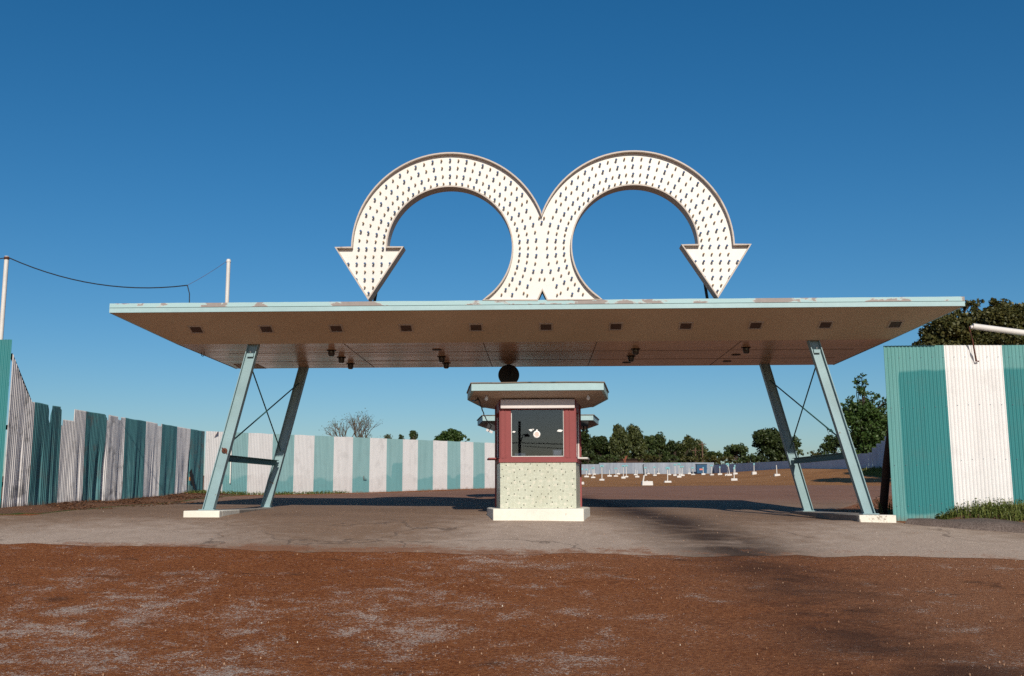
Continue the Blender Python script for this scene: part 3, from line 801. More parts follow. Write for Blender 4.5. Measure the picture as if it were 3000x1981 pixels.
# ------------------------------------------------------------------ ticket booths
def ring(hw_f, hw_m, hd, scale=1.0):
    return [(-hw_f, -hd), (hw_f, -hd), (hw_m, 0), (hw_f, hd), (-hw_f, hd), (-hw_m, 0)]
def wall_frame(p0, p1):
    a, b = Vector((p0[0], p0[1], 0)), Vector((p1[0], p1[1], 0))
    d = (b-a); L = d.length; d.normalize(); nrm = Vector((d.y, -d.x, 0))
    rot = Matrix((d, -nrm, Vector((0, 0, 1)))).transposed()
    return a, d, nrm, L, rot
def booth(pos, label, roof_k=1.0, roof_dz=0.0, front=True):
    o = empty('ticket_booth', pos, label, 'ticket booth', 'ticket booths under the canopy')
    P = Vector(pos)
    body = ring(.69, .815, 1.3)
    TH = .84
    mb = MB(); mb.prism([(P.x+x, P.y+y) for x, y in body], P.z, P.z+TH); mb.build('tile_base', M['mosaic_tile'], o)
    mb = MB(); trim = ring(.712, .837, 1.325)
    mb.prism([(P.x+x, P.y+y) for x, y in trim], P.z+TH-.01, P.z+TH+.06); mb.build('sill_trim', M['red_wood'], o)
    zt, ze = P.z+TH+.06, P.z+1.99
    # near-black back panel and floor, added to keep the interior dark
    mb = MB(); mb.box((P.x, P.y+.75, (zt+ze)/2), (1.36, .03, ze-zt-.02)); mb.box((P.x, P.y-.2, zt+.008), (1.3, 1.8, .012)); mb.build('added_dark_panel', M['dark_inside'], o)
    n = len(body)
    for i in range(n):
        a, d, nrm, L, rot = wall_frame(body[i], body[(i+1) % n])
        A = P + a
        def pc(s, off, z): return Vector((A.x, A.y, 0)) + d*s + nrm*off + Vector((0, 0, z))
        H = ze-zt
        if i == 3:      # rear: plain door
            mb = MB(); mb.box(pc(L/2, -.03, zt+H/2), (L-.004, .05, H), 0, rot); od = mb.build('door', M['red_wood'], o)
            continue
        jl, jr = (.20, .215) if i == 0 else (.14, .14)
        w0, w1 = jl, L-jr
        zb_, zt_ = zt+.035, ze-.20
        mb = MB()
        for s0, s1 in ((.0, w0), (w1, L)):
            mb.box(pc((s0+s1)/2, -.03, zt+H/2), (abs(s1-s0)-.003, .06, H), 0, rot)
            mb.box(pc((s0+s1)/2 + .004, .003, zt+H/2), (.016, .02, H-.02), 0, rot)
            mb.box(pc((s0+s1)/2 - .05, .003, zt+H/2), (.05, .014, H-.02), 0, rot)
        mb.box(pc((w0+w1)/2, -.03, zt+.016), (w1-w0, .06, .032), 0, rot)
        mb.box(pc((w0+w1)/2, -.03, ze-.10), (w1-w0, .06, .19), 0, rot)
        mb.build('window_frame', M['red_wood'], o)
        mb = MB(); mb.box(pc((w0+w1)/2, -.035, (zb_+zt_)/2), (w1-w0-.004, .006, zt_-zb_-.004), 0, rot); gp = mb.build('window_glass', M['glass'], o)
        mb = MB()
        for s0, s1, z0, z1 in ((w0+.002, w0+.013, zb_, zt_-.06), (w1-.010, w1-.002, zb_, zt_), (w0+.015, w1-.015, zb_-.002, zb_+.010)):
            mb.box(pc((s0+s1)/2, -.014, (z0+z1)/2), (s1-s0, .02, z1-z0), 0, rot)
        mb.build('window_bead', M['pole_white'], gp)
        if i == 0:
            # rolled blind box
            mb = MB(); mb.box(pc(L/2, .045, ze-.098), (L-.02, .09, .165), 0, rot); mb.build('blind_box', M['blind'], o, bevel=.01)
            if front:
                c = pc(w0+(w1-w0)*.487, -.029, zb_+(zt_-zb_)*.475)
                mb = MB(); mb.lathe(c, [(.066, 0), (.066, -.003), (.05, -.0035)], 24, 0, 'Y')
                mb.add([c+Vector((-.02, -.004, .06)), c+Vector((.02, -.004, .06)), c+Vector((.012, -.004, .092)), c+Vector((-.002, -.004, .09))], [(0, 1, 2, 3)])
                for q, (w_, dx) in enumerate(((.05, 0), (.075, .004), (.085, -.004), (.078, .006), (.05, 0))):
                    mb.box(c+Vector((dx, -.0048, .036-.018*q)), (w_, .0015, .007), 1)
                mb.build('sticker', [M['paper'], M['orange_box']], gp)
                mb = MB()
                for dx, dz, rr in ((-.105, .075, .035), (-.07, .088, .02), (.0, .0, .0)):
                    if rr: mb.add([c+Vector((dx+rr*math.cos(w)*(1+.4*math.sin(3*w)), -.001, dz+.6*rr*math.sin(w))) for w in [k*.5236 for k in range(12)]], [tuple(range(12))])
                q0 = pc(w1-.07, -.030, zb_+(zt_-zb_)*.55)
                mb.add([q0+Vector((.05*math.cos(w)*(1+.3*math.sin(4*w)), 0, .022*math.sin(w))) for w in [k*.5236 for k in range(12)]], [tuple(range(12))])
                q0 = pc(w0+.05, -.030, zb_+(zt_-zb_)*.53)
                mb.add([q0+Vector((.03*math.cos(w)*(1+.3*math.sin(4*w)), 0, .014*math.sin(w))) for w in [k*.5236 for k in range(12)]], [tuple(range(12))])
                mb.build('paper_scrap', M['paper'], gp)
        if i in (1, 5):     # ticket shelf outside the pay windows
            sh = L*.72 if i == 1 else L*.28
            mb = MB(); mb.box(pc(sh, .085, zt+.025), (.62, .20, .03), 0, rot); mb.build('ticket_shelf', M['pole_white' if i == 1 else 'red_wood'], o, bevel=.006)
    for x in (-.825, .825):
        mb = MB(); mb.box((P.x+x, P.y, P.z+.99), (.035, .07, 1.96)); mb.build('corner_trim', M['red_wood'], o)
    # roof: soffit dished down to the walls, fascia, gravel stop
    zr = P.z+2.096+roof_dz
    rim = [(x*roof_k, y) for x, y in ring(1.185, 1.385, 1.84)]
    rim_in = [(x*.965, y*.975) for x, y in rim]
    core = ring(.70, .825, 1.31)
    mb = MB()
    mb.hexa([(P.x+x, P.y+y, P.z+1.985) for x, y in core], [(P.x+x, P.y+y, zr-.004) for x, y in rim_in]); mb.build('roof_soffit', M['tan_soffit'], o)
    mb = MB(); mb.prism([(P.x+x, P.y+y) for x, y in rim], zr-.002, zr+.13); mb.build('roof_fascia', M['mint_paint'], o)
    mb = MB(); K = []
    for i in range(6):
        a, b = rim[i], rim[(i+1) % 6]
        for q in range(10):
            s = q/10; x, y = a[0]+(b[0]-a[0])*s, a[1]+(b[1]-a[1])*s
            K.append((P.x+x*1.014, P.y+y*1.011, zr+.13+.010*mnoise.noise((x*3+pos[1], y*3, 1))))
    mb.hexa([Vector(k) for k in K], [Vector(k)+Vector((0, 0, .018)) for k in K]); mb.build('roof_edging', M['roof_edge'], o)
    # bare bulbs in porcelain sockets
    for x, y in ((-.93, -1.52), (.92, -1.52), (-.80, 1.45), (.80, 1.45)):
        zz = zr-.02 - .0
        mb = MB(); mb.lathe((P.x+x, P.y+y, zr-.065), [(.022, 0), (.03, .03), (.055, .05), (.055, .07)], 12); sk = mb.build('lamp_socket', M['socket_dark'], o)
        mb = MB(); mb.lathe((P.x+x, P.y+y, zr-.155), [(.006, 0), (.026, .012), (.033, .035), (.026, .06), (.014, .078), (.014, .09)], 12); mb.build('bulb', M['bulb_plain'], sk)
    return o, zr
BZ = E - .241
bx = (at(1467.6, 1487, 18.9).x + at(1687, 1487, 18.9).x)/2
b1, zr1 = booth((bx, 20.2, BZ), 'near ticket booth with tiled base and large dark front window')
B2Y, B2Z = 28.75, E - .17
b2x = (at(1427, 1230, 27).x + at(1725, 1230, 27).x)/2
b2, zr2 = booth((b2x, B2Y, B2Z), 'far ticket booth half hidden behind the near one', 1.22, 0.0, False)
# fittings on the far booth
fx = at(1440, 1258, 26.9)
mb = MB(); mb.box(fx+Vector((0, 0, .06)), (.22, .2, .14), 0, Matrix.Rotation(R(25), 3, 'Y')); mb.box(fx+Vector((-.05, -.06, -.05)), (.18, .02, .06), 1, Matrix.Rotation(R(25), 3, 'Y'))
mb.build('flood_lamp', [M['black_metal'], M['blind']], b2)
fx = at(1712, 1250, 26.9)
mb = MB(); mb.box(fx+Vector((-.05, 0, .07)), (.3, .2, .12)); mb.tube([fx+Vector((-.02, 0, .02)), fx+Vector((-.02, 0, -.12))], .02, 6); mb.tube([fx+Vector((.07, 0, .02)), fx+Vector((.07, 0, -.14))], .02, 6)
mb.build('flood_lamp', M['black_metal'], b2)
# added grey boxes behind the front window, standing in for buildings reflected in it
dz0 = BZ+.905
mb = MB(); mb.box((bx-.33, 19.12, dz0+.055), (.19, .10, .085)); mb.box((bx-.33, 19.065, dz0+.04), (.20, .006, .11), 1)
tag(mb.build('left_reflection_box', [M['reflection_grey'], M['reflection_grey']], None, bevel=.006), 'small grey box behind the booth window, lower left, standing in for a reflection', 'box')
mb = MB(); mb.box((bx+.36, 19.14, dz0+.085), (.17, .14, .15)); mb.box((bx+.36, 19.06, dz0+.10), (.13, .01, .08), 1)
tag(mb.build('right_reflection_box', [M['reflection_grey'], M['blind']], None, bevel=.006), 'grey box with a pale front behind the booth window, lower right, standing in for a reflection', 'machine')

def booth_slab(cx_, cy, zt, hf, hm, hd, label):
    mb = MB(); P0 = [(cx_-hf, cy-hd), (cx_+hf, cy-hd), (cx_+hm, cy-hd*.15), (cx_+hm, cy+hd*.3), (cx_+hf, cy+hd), (cx_-hf, cy+hd), (cx_-hm, cy+hd*.3), (cx_-hm, cy-hd*.15)]
    mb.hexa([(x, y, g(x, y)-.12) for x, y in P0], [(x, y, zt) for x, y in P0])
    return tag(mb.build('booth_slab', M['cream_concrete'], None, bevel=.012), label, 'concrete slab', 'slabs under the ticket booths')
booth_slab(bx, 20.25, BZ, .80, .985, 1.82, 'thick cream concrete slab carrying the near ticket booth')
booth_slab(b2x, B2Y, B2Z, .80, 1.06, 1.9, 'cream concrete slab carrying the far ticket booth')

# black disc on a pipe above the near booth
dc = at(1490.5, 1099, 22.7); rad = .235
dk = empty('disc_marker', (dc.x, 22.7, zr1+.14), 'round black disc on a pipe above the near ticket booth roof', 'disc')
mb = MB(); mb.lathe((dc.x, 22.7, dc.z), [(rad-.008, -.012), (rad, -.008), (rad, .008), (rad-.008, .012)], 36, 0, 'Y'); mb.build('disc', M['black_metal'], dk)
mb = MB(); mb.tube([(dc.x+.01, 22.665, g(dc.x, 22.7)-.05), (dc.x+.01, 22.665, ZF-.01)], .024, 10); mb.build('pipe', M['black_steel'], dk)

# cable from the near booth roof to the far booth
pts = [at(1383, 1173, 19.6), at(1401, 1166, 19.0), at(1412, 1195, 20.6), at(1421, 1221, 25.6), at(1441, 1248, 26.85)]
fine = []
for i in range(len(pts)-1):
    for q in range(6):
        s = q/6; p = pts[i].lerp(pts[i+1], s); fine.append(p+Vector((.008*math.sin(i*5+q*1.7), 0, -.03*math.sin(math.pi*s))))
fine.append(pts[-1])
mb = MB(); mb.tube(fine, .013, 6); tag(mb.build('cable', M['black_metal']), 'loose black cable hanging between the two booth roofs', 'cable')

# ------------------------------------------------------------------ corrugated fences
PITCHC = .068
def corr_panel(parent, p0, p1, s0, s1, zb_fn, zt_fn, mat, amp=.009, rows=8, dent=None, step=5, fade=None, dirt=0.0, name='fence_sheet', pitch=PITCHC):
    a, b = Vector(p0), Vector(p1); d = (b-a); L = d.length; d.normalize(); nrm = Vector((d.y, -d.x, 0))
    n = max(2, int((s1-s0)/pitch*step)); mb = MB(); cols = []
    for i in range(n+1):
        s = s0+(s1-s0)*i/n
        z0, z1 = zb_fn(s), zt_fn(s)
        for j in range(rows+1):
            h = j/rows; z = z0+(z1-z0)*h
            off = amp*math.sin(2*math.pi*s/pitch) + (dent(s, h, z-z0) if dent else 0)
            P_ = a + d*s + nrm*off
            mb.v.append(Vector((P_.x, P_.y, z)))
            cols.append((h, fade(s, h) if fade else .5, dirt, 1))
    m_ = rows+1
    for i in range(n):
        for j in range(rows):
            mb.f.append((i*m_+j, (i+1)*m_+j, (i+1)*m_+j+1, i*m_+j+1)); mb.m.append(0); mb.smooth.append(True)
    return mb.build(name, mat, parent, 0, cols, fixn=False)
def rails(parent, p0, p1, s0, s1, zs_fn, behind=.06, name='fence_rail', mat='dark_wood'):
    a, b = Vector(p0), Vector(p1); d = (b-a).normalized(); nrm = Vector((d.y, -d.x, 0))
    for k in (.25, .85):
        A = a+d*s0-nrm*behind; B = a+d*s1-nrm*behind
        za, zb2 = zs_fn(s0, k), zs_fn(s1, k)
        mb = MB(); up = Vector((0, 0, .045)); w = nrm*.02
        A.z, B.z = za, zb2
        mb.hexa([A-w-up, A+w-up, A+w+up, A-w+up], [B-w-up, B+w-up, B+w+up, B-w+up]); mb.build(name, M[mat], parent)
def posts(parent, p0, p1, ss_, zb_fn, zt_fn, behind=.14):
    a, b = Vector(p0), Vector(p1); d = (b-a).normalized(); nrm = Vector((d.y, -d.x, 0))
    for s in ss_:
        P_ = a+d*s-nrm*behind
        mb = MB(); mb.box((P_.x, P_.y, (zb_fn(s)+zt_fn(s))/2-.15), (.1, .1, zt_fn(s)-zb_fn(s)+.2)); mb.build('fence_post', M['dark_wood'], parent)

# left fence, along x = XF
XF = -10.24
Y0L, Y1L = 19.56, at_x(597, 1360, XF).y
LF = Y1L-Y0L
def lz_b(s): return g(XF, Y1L-s)-.03
LTOP = E + .94*2.05 + .02
def left_y(u, v=1330): return at_x(u, v, XF).y
edges_u = [20, 90, 178, 246, 305, 364, 422, 470, 514, 556, 597]
edges_y = [Y0L]+[left_y(u) for u in edges_u[1:-1]]+[Y1L]
left_fence = empty('corrugated_fence', (XF, Y0L, g(XF, Y0L)), 'battered corrugated fence in white and teal stripes along the left side', 'fence')
PL0, PL1 = (XF, Y1L, 0), (XF, Y0L, 0)      # runs towards the camera so its normal faces the lot
_rail_tops = [(1180, 92), (1263, 597)]
zt_near = at_x(92, 1177, XF).z; zt_far = at_x(590, 1262, XF).z
def ltop_y(y):
    base_ = zt_near + (zt_far-zt_near)*(y-left_y(92))/(Y1L-left_y(92))
    return base_
def left_top(y):
    z = ltop_y(y)
    # the sweep up to the tall front fence
    ys_ = left_y(82)
    if y < ys_:
        t = (ys_-y)/(ys_-Y0L); z += .86*(.75*t+.25*t*t)
    jag = .010*mnoise.noise((y*2.0, 0, 0))
    # torn notches in the old sheets
    a, b = left_y(134), left_y(146)
    if a < y < b: z -= .38*(1-abs((y-(a+b)/2)/((b-a)/2)))
    a, b = left_y(176), left_y(212)
    if a < y < b: z -= .26
    a, b = left_y(172), left_y(180)
    if a < y < b: z -= .15*(y-a)/(b-a)
    a, b = left_y(300), left_y(310)
    if a < y < b: z -= .16*(y-a)/(b-a)
    a, b = left_y(340), left_y(350)
    if a < y < b: z -= .07
    a, b = left_y(458), left_y(468)
    if a < y < b: z -= .06
    return z+jag
def left_dent(s, h, dz):
    y = Y1L-s
    f = mnoise.noise((y*1.3, h*.5, 1.0))*.03 + mnoise.noise((y*5.0, h*1.6, 5.0))*.010*(1.6-h) - abs(mnoise.noise((y*3.1, h*1.2, 8.0)))*.035*max(0, 1-h*1.15)*(.25+.75*ss(20.8, 22.5, y))
    # a few deep creases
    for uc, w, k in ((120, .07, .05), (290, .09, .12), (262, .05, .07), (305, .06, .08), (410, .05, .04), (556, .07, .10), (60, .05, .025), (150, .05, .07), (350, .04, .05), (232, .05, .05), (445, .04, .04)):
        yc = left_y(uc)
        f -= k*math.exp(-((y-yc)/w)**2)*math.exp(-((h-.28)/.25)**2)
    return -f
for k in range(10):
    ya, yb = edges_y[k], edges_y[k+1]
    white = k % 2 == 0
    corr_panel(left_fence, PL0, PL1, Y1L-yb, Y1L-ya, lz_b, lambda s: left_top(Y1L-s), M['sheet_white_old' if white else 'sheet_teal_old'], .0075, 18, left_dent, 7,
               lambda s, h: .5+.25*h, .7 if k in (0, 3, 4, 9) else .25)
rails(left_fence, PL0, PL1, .1, LF-.1, lambda s, k: lz_b(s)+k*1.85, -.22)
posts(left_fence, PL0, PL1, [.3+2.35*i for i in range(5)], lz_b, lambda s: ltop_y(Y1L-s)-.1, -.32)
mb = MB()   # worn edge board up the sweep
pa, pb = Vector((XF-.03, left_y(82), left_top(left_y(82)-.001)+.01)), Vector((XF-.03, Y0L+.02, left_top(Y0L+.02)+.015))
mb.hexa([pa+Vector((-.03, 0, -.03)), pa+Vector((.03, 0, -.03)), pa+Vector((.03, 0, .02)), pa+Vector((-.03, 0, .02))], [pb+Vector((-.03, 0, -.03)), pb+Vector((.03, 0, -.03)), pb+Vector((.03, 0, .02)), pb+Vector((-.03, 0, .02))])
mb.build('edge_board', M['pole_wood'], left_fence)
# torn-open sheet with a brown board at the far end
yt = left_y(560); 
mb = MB(); zb0 = lz_b(Y1L-yt)
mb.add([(XF+.06, yt-.28, zb0+.62), (XF+.10, yt-.10, zb0+.28), (XF+.16, yt+.10, zb0+.05), (XF+.05, yt-.05, zb0+.75)], [(0, 1, 2, 3)])
mb.build('torn_flap', M['dark_inside'], left_fence)
mb = MB(); mb.box((XF+.05, left_y(557), zb0+.44), (.03, .22, .10)); mb.build('loose_board', M['orange_box'], left_fence)

# back fence, from the left corner to behind the booth
BA = Vector((XF+.02, Y1L+.03, 0)); _bp = at(1420, 1430, 45.3); BB = Vector((_bp.x, 45.3, 0))
BD = (BB-BA).normalized(); 
back_fence = empty('corrugated_fence', (BA.x, BA.y, g(BA.x, BA.y)), 'smooth fence of wide white and pale teal stripes across the back of the drive', 'fence')
def back_s(u, v=1360):
    d = ray(u, v); # plan intersection
    # EYE + d*k = BA + BD*s
    det = d.x*(-BD.y) - d.y*(-BD.x)
    k = (BA.x*(-BD.y) - BA.y*(-BD.x))/det
    q = EYE + d*k; return (Vector((q.x, q.y, 0))-BA).dot(BD), k
def back_z(u, v):
    s, k = back_s(u, v); return (EYE+ray(u, v)*k).z
ztA, ztB = back_z(600, 1263), back_z(1420, 1297)
zbA, zbB = back_z(640, 1454), back_z(1420, 1430)
sA, sB = 0, back_s(1420)[0]
def bk_top(s): return ztA + (ztB-ztA)*s/sB + .012*mnoise.noise((s*2, 7, 0))
def bk_bot(s):
    p = BA+BD*s; return g(p.x, p.y)-.04
bu = [598, 654, 725, 797, 861, 920, 977, 1033, 1083, 1132, 1179, 1224, 1268, 1310, 1349, 1386, 1420, 1455, 1489, 1522, 1556]
bs_ = [0]+[back_s(u)[0] for u in bu[1:]]
def bk_fade(k):
    def f(s, h):
        low = 1-ss(.16, .36, h + .12*mnoise.noise((s*1.3, 2, 0)))
        if k == 9: low = max(low, ss(bs_[9]+.25, bs_[9]+.45, s)*(1-ss(.45, .6, h)))
        return .22+.75*low if True else 0
    return f
for k in range(len(bs_)-1):
    white = k % 2 == 0
    corr_panel(back_fence, BA, BB, bs_[k], bs_[k+1], bk_bot, bk_top, M['sheet_white' if white else 'sheet_teal_pale'], .004, 8, lambda s, h, dz: .012*mnoise.noise((s*.7, h, 4)), 4, bk_fade(k), .15 if white else .08)
rails(back_fence, BA, BB, .1, bs_[-1]-.1, lambda s, k: bk_bot(s)+k*1.9, .08)
posts(back_fence, BA, BB, [.4+2.4*i for i in range(8)], bk_bot, bk_top, .18)
mb = MB(); q = BA+BD*back_s(674)[0]; nb = Vector((BD.y, -BD.x, 0)); mb.box((q.x+nb.x*.03, q.y+nb.y*.03, g(q.x, q.y)+1.0), (.03, .03, 1.35)); mb.build('pale_batten', M['pole_white'], back_fence)
mb = MB(); q = BA+BD*back_s(1066, 1404)[0]+nb*.05; zq = back_z(1066, 1404)
mb.tube([(q.x-BD.x*.08, q.y-BD.y*.08, zq), (q.x+BD.x*.09, q.y+BD.y*.09, zq)], .012, 6); mb.tube([(q.x-BD.x*.08, q.y-BD.y*.08, zq), (q.x-BD.x*.06, q.y-BD.y*.06, zq+.12)], .01, 6); mb.build('handle', M['rust'], back_fence)
mb = MB(); q = BA+BD*back_s(622)[0]+nb*.02; mb.add([(q.x, q.y, bk_top(.5)-.20), (q.x+BD.x*.18, q.y+BD.y*.18, bk_top(.5)+.03), (q.x+BD.x*.06+nb.x*.1, q.y+BD.y*.06+nb.y*.1, bk_top(.5)-.05)], [(0, 1, 2)]); mb.build('bent_corner', M['rust'], back_fence)

# tall front fence on the right
YRF = 19.35
RA = at(2588, 1015, YRF); xr0 = RA.x; xr_e1 = at(2778, 1200, YRF).x; xr_e2 = at(2948, 1200, YRF).x; xr_end = 13.2
ztR = at(2800, 1012, YRF).z
right_fence = empty('corrugated_fence', (xr0, YRF, g(xr0, YRF)), 'tall bright corrugated fence with teal, white and teal stripes on the right', 'fence')
PR0, PR1 = (xr0, YRF, 0), (xr_end, YRF, 0)
def rf_b(s): return g(xr0+s, YRF)-.06
def rf_t(s): return ztR+.004*math.sin(s*2)
def rf_fade(k):
    def f(s, h):
        x = xr0+s
        if k == 0:
            m = ss(.22, .27, s)*ss(.05, .10, h)*(1-ss(.885, .892, h))
            return .02+.95*m
        return .1+.8*ss(.06, .12, h)*(1-ss(.885, .892, h))
    return f
ee = [0, xr_e1-xr0, xr_e2-xr0, 3.9, 5.1, xr_end-xr0]
for k in range(5):
    corr_panel(right_fence, PR0, PR1, ee[k], ee[k+1], rf_b, rf_t, M['sheet_white' if k % 2 else 'sheet_teal'], .0115, 10, lambda s, h, dz: .006*mnoise.noise((s*1.5, h*2, 2)), 8, rf_fade(k), .08)
mb = MB()
for row, hz in ((0, .93), (1, .645), (2, .325), (3, .10)):
    for i in range(18):
        s = .06+i*PITCHC*3+ .017
        if s > 3.4: break
        z = rf_b(s)+(rf_t(s)-rf_b(s))*hz
        mb.lathe((xr0+s, YRF-.010, z), [(.008, 0), (.008, -.004), (.003, -.008)], 6, 0, 'Y')
mb.build('nail_heads', M['galv_pale'], right_fence)['kind'] = 'stuff'
rails(right_fence, PR0, PR1, .05, xr_end-xr0-.05, lambda s, k: rf_b(s)+k*2.8, .08)
posts(right_fence, PR0, PR1, [.25+1.5*i for i in range(4)], rf_b, rf_t, .16)

# tall front fence on the left edge of the frame
xl0 = at(21, 1200, 19.5).x
left_front = empty('corrugated_fence', (xl0, 19.5, g(xl0, 19.5)), 'edge of a tall teal corrugated fence at the far left', 'fence')
ztL = at(10, 995, 19.5).z
PF0, PF1 = (xl0-3.4, 19.5, 0), (xl0, 19.5, 0)
corr_panel(left_front, PF0, PF1, 2.3, 3.4, lambda s: g(xl0-3.4+s, 19.5)-.05, lambda s: ztL, M['sheet_teal'], .0115, 10, None, 8, lambda s, h: .85-.2*h, .1)
corr_panel(left_front, PF0, PF1, 1.1, 2.3, lambda s: g(xl0-3.4+s, 19.5)-.05, lambda s: ztL, M['sheet_white'], .0115, 10, None, 8, None, .1)
corr_panel(left_front, PF0, PF1, 0, 1.1, lambda s: g(xl0-3.4+s, 19.5)-.05, lambda s: ztL, M['sheet_teal'], .0115, 10, None, 8, None, .1)
rails(left_front, PF0, PF1, .05, 3.35, lambda s, k: g(xl0, 19.5)+k*2.8, .08)
posts(left_front, PF0, PF1, [.3, 1.7, 3.2], lambda s: g(xl0-3.4+s, 19.5), lambda s: ztL, .16)

# far grey fence across the speaker field
YG = 177
ga, gb = at(1560, 1370, YG), at(2092, 1370, YG)
far_fence = empty('corrugated_fence', (gb.x, YG, g(gb.x, YG)), 'long pale grey corrugated fence at the far end of the speaker field', 'fence')
zg1, zg2 = at(1720, 1360.5, YG).z, at(1900, 1356, YG).z
split_s = at(1755, 1370, YG).x-ga.x
corr_panel(far_fence, ga.xy.to_3d(), gb.xy.to_3d(), 0, split_s, lambda s: g(ga.x+s, YG)-.05, lambda s: zg1, M['galv_pale'], .03, 3, None, 4, None, 0, pitch=.6)
corr_panel(far_fence, ga.xy.to_3d(), gb.xy.to_3d(), split_s, gb.x-ga.x, lambda s: g(ga.x+s, YG)-.05+(.12 if s < split_s+9 else 0), lambda s: zg2, M['galv_pale'], .03, 3, None, 4, None, 0, pitch=.6)
posts(far_fence, ga.xy.to_3d(), gb.xy.to_3d(), [2+4*i for i in range(8)], lambda s: g(ga.x+s, YG), lambda s: zg2-.2, .3)

# shaded fence along the right side of the speaker field, stepping up the bank
side_pts = [(2092, 1362, 1391, 177), (2200, 1356, 1391, None), (2300, 1351, 1390.5, None), (2430, 1346, 1390, None), (2490, 1339, 1389, None), (2524, 1329, 1388, None), (2547, 1326, 1383, None), (2558, 1312, 1379, None), (2571, 1300, 1373, None), (2585, 1292, 1367, None), (2596, 1279, 1360, None), (2640, 1262, 1352, None)]
XS = at(2092, 1375, YG).x
side_fence = empty('corrugated_fence', (XS, 120, g(XS, 120)), 'shaded blue grey fence running back along the right and stepping up a bank', 'fence')
fp = []
for (u, vt, vb, Y) in side_pts:
    p = at(u, vb, YG) if Y else at_x(u, vb, XS+.4)
    fp.append((p, EYE + ray(u, vt)*((p-EYE).length/ray(u, vb).length*1.0)))
for i in range(len(side_pts)-1):
    u0, vt0, vb0, _ = side_pts[i]; u1, vt1, vb1, _ = side_pts[i+1]
    A = at(u0, vb0, YG) if i == 0 else at_x(u0, vb0, XS+.35); B = at_x(u1, vb1, XS+.35)
    zt0 = at(u0, vt0, A.y).z; zt1 = at(u1, vt1, B.y).z
    L = (Vector((B.x, B.y, 0))-Vector((A.x, A.y, 0))).length
    if L < .3: continue
    stepz = i >= 5
    def zt(s, zt0=zt0, zt1=zt1, L=L, st=stepz, A=A, B=B): return E+(zt0-E)*(A.y+(B.y-A.y)*s/L)/A.y if st else zt0+(zt1-zt0)*s/L
    def zb_(s, A=A, B=B, L=L):
        x, y = A.x+(B.x-A.x)*s/L, A.y+(B.y-A.y)*s/L
        return min(g(x, y)-.1, A.z+(B.z-A.z)*s/L)
    corr_panel(side_fence, (A.x, A.y, 0), (B.x, B.y, 0), 0, L, zb_, zt, M['galv_dark'], .025, 3, None, 4, None, 0, pitch=.5 if L > 4 else .25)

# ------------------------------------------------------------------ poles, wires, small things near the fences
zg_ = lambda x, y: g(x, y)-.1
p1t = at(20, 751, 20.0)
pm = empty('white_pole', (p1t.x, 20.0, g(p1t.x, 20)), 'tall slim white pole at the far left behind the teal fence', 'pole')
mb = MB(); mb.tube([(p1t.x, 20, zg_(p1t.x, 20)), (p1t.x, 20, p1t.z)], .043, 12); mb.build('shaft', M['pole_white'], pm)
mb = MB(); mb.lathe((p1t.x, 20, p1t.z-.07), [(.05, 0), (.05, .05), (.03, .075)], 12); mb.build('pole_cap', M['rust'], pm)
p2t = at(670, 760, 20.2)
pm2 = empty('white_pole', (p2t.x, 20.2, top_f-.1), 'short white pole standing on the left end of the canopy roof', 'pole')
zroof = top_f-.02 + (top_r-top_f+.02)*(20.2-YL)/(YR-YL)
mb = MB(); mb.tube([(p2t.x, 20.2, zroof-.03), (p2t.x, 20.2, p2t.z)], .040, 12); mb.build('shaft', M['pole_white'], pm2)
mb = MB(); mb.lathe((p2t.x, 20.2, p2t.z-.06), [(.047, 0), (.047, .035), (.03, .06)], 12); mb.build('pole_cap', M['pole_white'], pm2)
nd = at(549, 836, 20.1)
def sag(a, b, d, n=14): return [a.lerp(b, i/n)+Vector((0, 0, -d*4*(i/n)*(1-i/n))) for i in range(n+1)]
a1 = Vector((p1t.x+.04, 20, p1t.z-.03)); a2 = Vector((p2t.x-.04, 20.2, p2t.z-.04))
wire = empty('overhead_wire', (nd.x, 20.1, nd.z), 'sagging black wire from the far left pole to the canopy roof', 'wire')
mb = MB(); mb.tube(sag(a1, nd, .26), .011, 6); mb.tube(sag(a1+Vector((-.05, 0, 0)), Vector((p1t.x-3, 18.5, p1t.z-.5)), .12), .010, 6); mb.build('thick_wire', M['black_metal'], wire)
mb = MB(); mb.tube(sag(nd, a2, .02), .004, 6); mb.build('thin_wire', M['rust'], wire)
dn = at(557, 886, 20.1); mb = MB(); mb.tube([nd, nd.lerp(Vector((dn.x, 20.1, dn.z)), .5)+Vector((.015, 0, 0)), Vector((dn.x, 20.1, min(dn.z, zroof)-.02))], .010, 6); mb.build('drop_wire', M['black_metal'], wire)

# white boom with a rusty rod at the right
ba, bb = at(2850, 956, 19.12), at(3120, 991, 19.12)
boom = empty('white_boom', (bb.x, 19.12, g(bb.x, 19.12)), 'white horizontal pole poking in at the right over the fence', 'pole')
mb = MB(); mb.tube([ba, bb], .055, 14); mb.build('arm', M['pole_white'], boom)
mb = MB(); mb.tube([(bb.x, 19.12, g(bb.x, 19.12)-.1), (bb.x, 19.12, bb.z+.12)], .06, 12); mb.build('post', M['pole_white'], boom)
mb = MB(); mb.lathe(ba, [(.02, 0), (.02, .01)], 6); mb.tube([ba+Vector((-.045, 0, -.02)), ba+Vector((.02, 0, -.01))], .03, 8); mb.build('end_collar', M['blind'], boom)
ra, rb = at(2839, 958, 19.1), at(2860, 1058, 19.29)
mb = MB(); mb.tube([ra, ra.lerp(rb, .4)+Vector((.012, 0, 0)), rb, rb+Vector((.05, 0, -.005))], [.010, .013, .018, .014], 8)
tag(mb.build('rusty_rod', M['rust']), 'thin rusty rod hanging from the white boom in front of the fence', 'rod')

